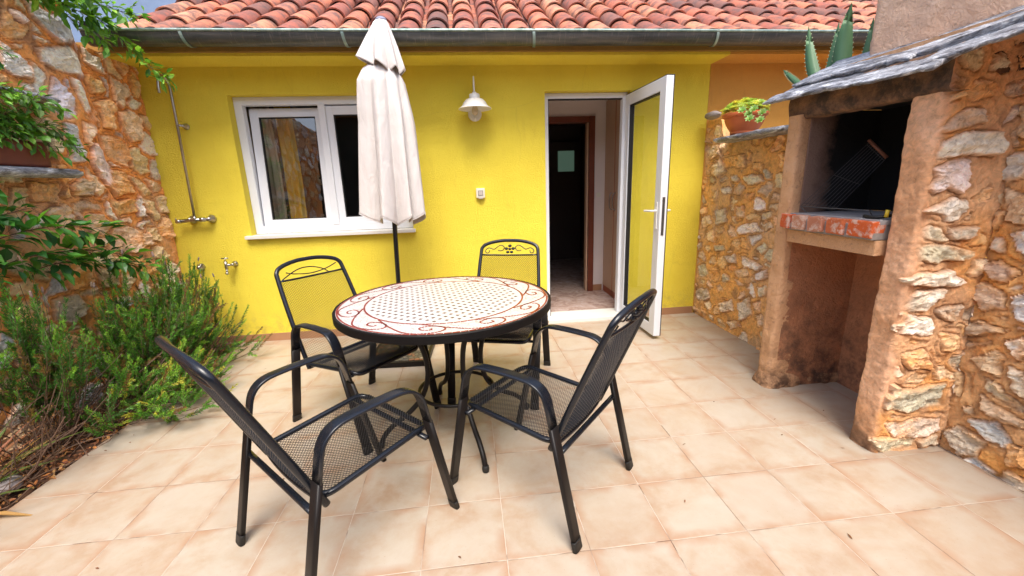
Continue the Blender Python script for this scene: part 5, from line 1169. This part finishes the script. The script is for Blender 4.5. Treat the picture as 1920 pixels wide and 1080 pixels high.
vine(t, [[(-2.55, 2.2, 1.02), (-2.50, 2.45, 1.20), (-2.47, 2.75, 1.26), (-2.46, 3.0, 1.24), (-2.46, 3.12, 1.20)], [(-2.55, 2.3, 1.0), (-2.50, 2.6, 1.10), (-2.48, 2.9, 1.10), (-2.46, 3.1, 1.06), (-2.44, 3.3, .99)],
         [(-2.52, 2.35, 1.28), (-2.50, 2.55, 1.34), (-2.48, 2.75, 1.38)], [(-2.5, 2.6, 1.02), (-2.48, 2.85, 1.04), (-2.44, 3.15, .98), (-2.42, 3.4, .90)], [(-2.55, 2.2, 1.35), (-2.5, 2.4, 1.42), (-2.48, 2.52, 1.50)]], .085, GD, 95, .075, tube=.0035)
# potted trailing plant on the ledge
pp = thing('potted_plant', (-2.55, 2.78, 1.605), 'dark red flowerpot with trailing green plant on the ledge in the wall niche', 'potted plant')
for yy in (2.80,):
    mb = MB(); mb.bbox(-2.66, -2.50, 2.50, 2.95, 1.606, 1.755, .02); mb.build('pot', M['dark_pot'], pp, True)
vine(pp, [[(-2.56, 2.7+.05*k, 1.74), (-2.54+rn.uniform(0, .03), 2.75+.06*k, 1.86+rn.uniform(-.05, .1)), (-2.50, 2.82+.075*k, 1.84+rn.uniform(-.06, .02)), (-2.47, 2.86+.09*k, 1.75+rn.uniform(-.05, .02))] for k in range(-4, 4)]+[[(-2.56, 2.45+.1*k, 1.76), (-2.53, 2.48+.11*k, 1.92), (-2.50, 2.50+.12*k, 2.02+rn.uniform(-.04, .03)), (-2.45, 2.56+.12*k, 1.95)] for k in range(5)], .05, GV[:3]+[(.11, .20, .05)], 190, .06)
# terracotta bowl with sedum
bw_ = thing('planter_bowl', (2.24, 3.26, 1.75), 'terracotta bowl planted with pale green sedum on the slate ledge by the barbecue', 'planter')
bx, by, bz = 2.29, 3.40, 1.752; BS = .84
mb = MB(); mb.lathe((bx, by, bz), [(r*BS, h) for r, h in [(.0001, 0), (.115, 0), (.12, .006), (.118, .02), (.15, .06), (.172, .10), (.180, .128), (.196, .132), (.202, .142), (.200, .156), (.190, .160), (.176, .156), (.165, .13), (.0001, .128)]], 56); mb.build('bowl', M['terracotta'], bw_, True).data.set_sharp_from_angle(angle=R(40))
L = LF()
def rosette(p, r, ax_, c):
    ax_ = ax_.normalized(); a0 = rn.uniform(0, 6); s1 = ax_.orthogonal().normalized(); s2 = ax_.cross(s1)
    for ring, (nl, el, k) in enumerate(((7, .25, 1.), (6, .7, .8), (4, 1.4, .55))):
        for i in range(nl):
            a = a0+ring*.5+6.283*i/nl; d = s1*math.cos(a)+s2*math.sin(a)+ax_*el; L.leaf(p, d, ax_, r*k, r*.42*k+.004, jit(c, .15), -.12, .3)
for i in range(150):
    a = rn.uniform(0, 6.283); rr = .16*math.sqrt(rn.random()); p = Vector((bx+rr*math.cos(a), by+rr*math.sin(a), bz+.155+.075*(1-(rr/.17)**2)+rn.uniform(0, .03))); rosette(p, rn.uniform(.024, .040), Vector((rr*math.cos(a)*2.5, rr*math.sin(a)*2.5, 1))+rv(.3), rn.choice([(.58, .60, .13), (.68, .62, .16), (.40, .52, .14), (.50, .56, .18)]))
for (dx, dy, dz) in ((-.12, -.22, .12), (-.14, -.27, .08), (-.10, -.33, .06), (-.1, -.25, .15), (-.16, -.20, .15), (-.05, -.28, .12)): rosette(Vector((bx+dx, by+dy, bz+dz)), .040, Vector((-.6, -.5, .6)), (.36, .52, .20))
so_ = L.build('sedum', bw_)
mb = MB()
for (dx, dy, dz) in ((-.12, -.22, .12), (-.14, -.27, .08), (-.10, -.33, .06)): mb.tube(spline([(bx-.06, by-.15, bz+.15), (bx+dx*.9, by+dy*.8, bz+dz+.02), (bx+dx, by+dy, bz+dz)], 5), .003, 5)
mb.build('trailing_stems', M['rust_wood'], bw_)
rock('dark_stone', (2.33, 3.93, 1.975), (.05, .10, .035), 12, 'dark flat stone lying on the low rubble wall beside the bowl')
# agave behind the barbecue
ag = thing('agave_plant', (2.62, 2.86, 1.9), 'agave with blue green toothed blades rising behind the slate roof', 'agave')
mb = MB(); me = MB()
def blade(p0, p1, w, bend, seed):
    n = 18; rs = random.Random(seed); p0, p1 = Vector(p0), Vector(p1); d = (p1-p0); vs = []; side = d.cross(Vector((.9, .5, 0))).normalized()
    view = Vector((-.7, -.7, -.1)).normalized(); side = d.cross(view).normalized(); nn_ = side.cross(d).normalized()
    for i in range(n+1):
        t_ = i/n; ww = w*(.62+.5*math.sin(min(1, t_*1.6)*1.57)*1.0)*(1-t_**2.6)*.9+.001; pass
        c = p0+d*t_+Vector(bend)*(math.sin(t_*3.14)); vs += [c+side*ww+nn_*.012*(1-t_), c+nn_*-.006, c-side*ww+nn_*.012*(1-t_), c-nn_*(.022*(1-t_)+.002)]
        if 0 < i < n-1:
            for sg in (1, -1):
                e = c+side*ww*sg+nn_*.012*(1-t_); me.add([e-d.normalized()*.005, e+d.normalized()*.005, e+side*sg*.008+d.normalized()*.003], [(0, 1, 2)])
    fs = []
    for i in range(n):
        a = 4*i; b2 = 4*(i+1)
        for k in range(4): fs.append((a+k, a+(k+1) % 4, b2+(k+1) % 4, b2+k))
    mb.add(vs, fs)
blade((2.60, 2.83, 1.95), (2.60, 2.86, 2.505), .060, (0, .03, 0), 1)
blade((2.50, 2.88, 1.95), (2.50, 3.09, 2.44), .042, (0, .03, -.02), 2)
blade((2.56, 2.94, 2.0), (2.60, 2.94, 2.42), .026, (0, -.01, 0), 3)
blade((2.62, 2.74, 1.98), (2.62, 2.70, 2.36), .034, (0, -.02, 0), 4)
blade((2.45, 2.95, 1.98), (2.45, 3.23, 2.19), .022, (0, .02, .01), 5)
blade((2.66, 2.68, 1.98), (2.70, 2.56, 2.25), .06, (0, -.03, 0), 6)
ao = mb.build('blades', M['agave'], ag, True); link('teeth', me.v, me.f, M['agave_edge'], ao)
# brown rusty leaf-shaped ornament hanging over the blue wall
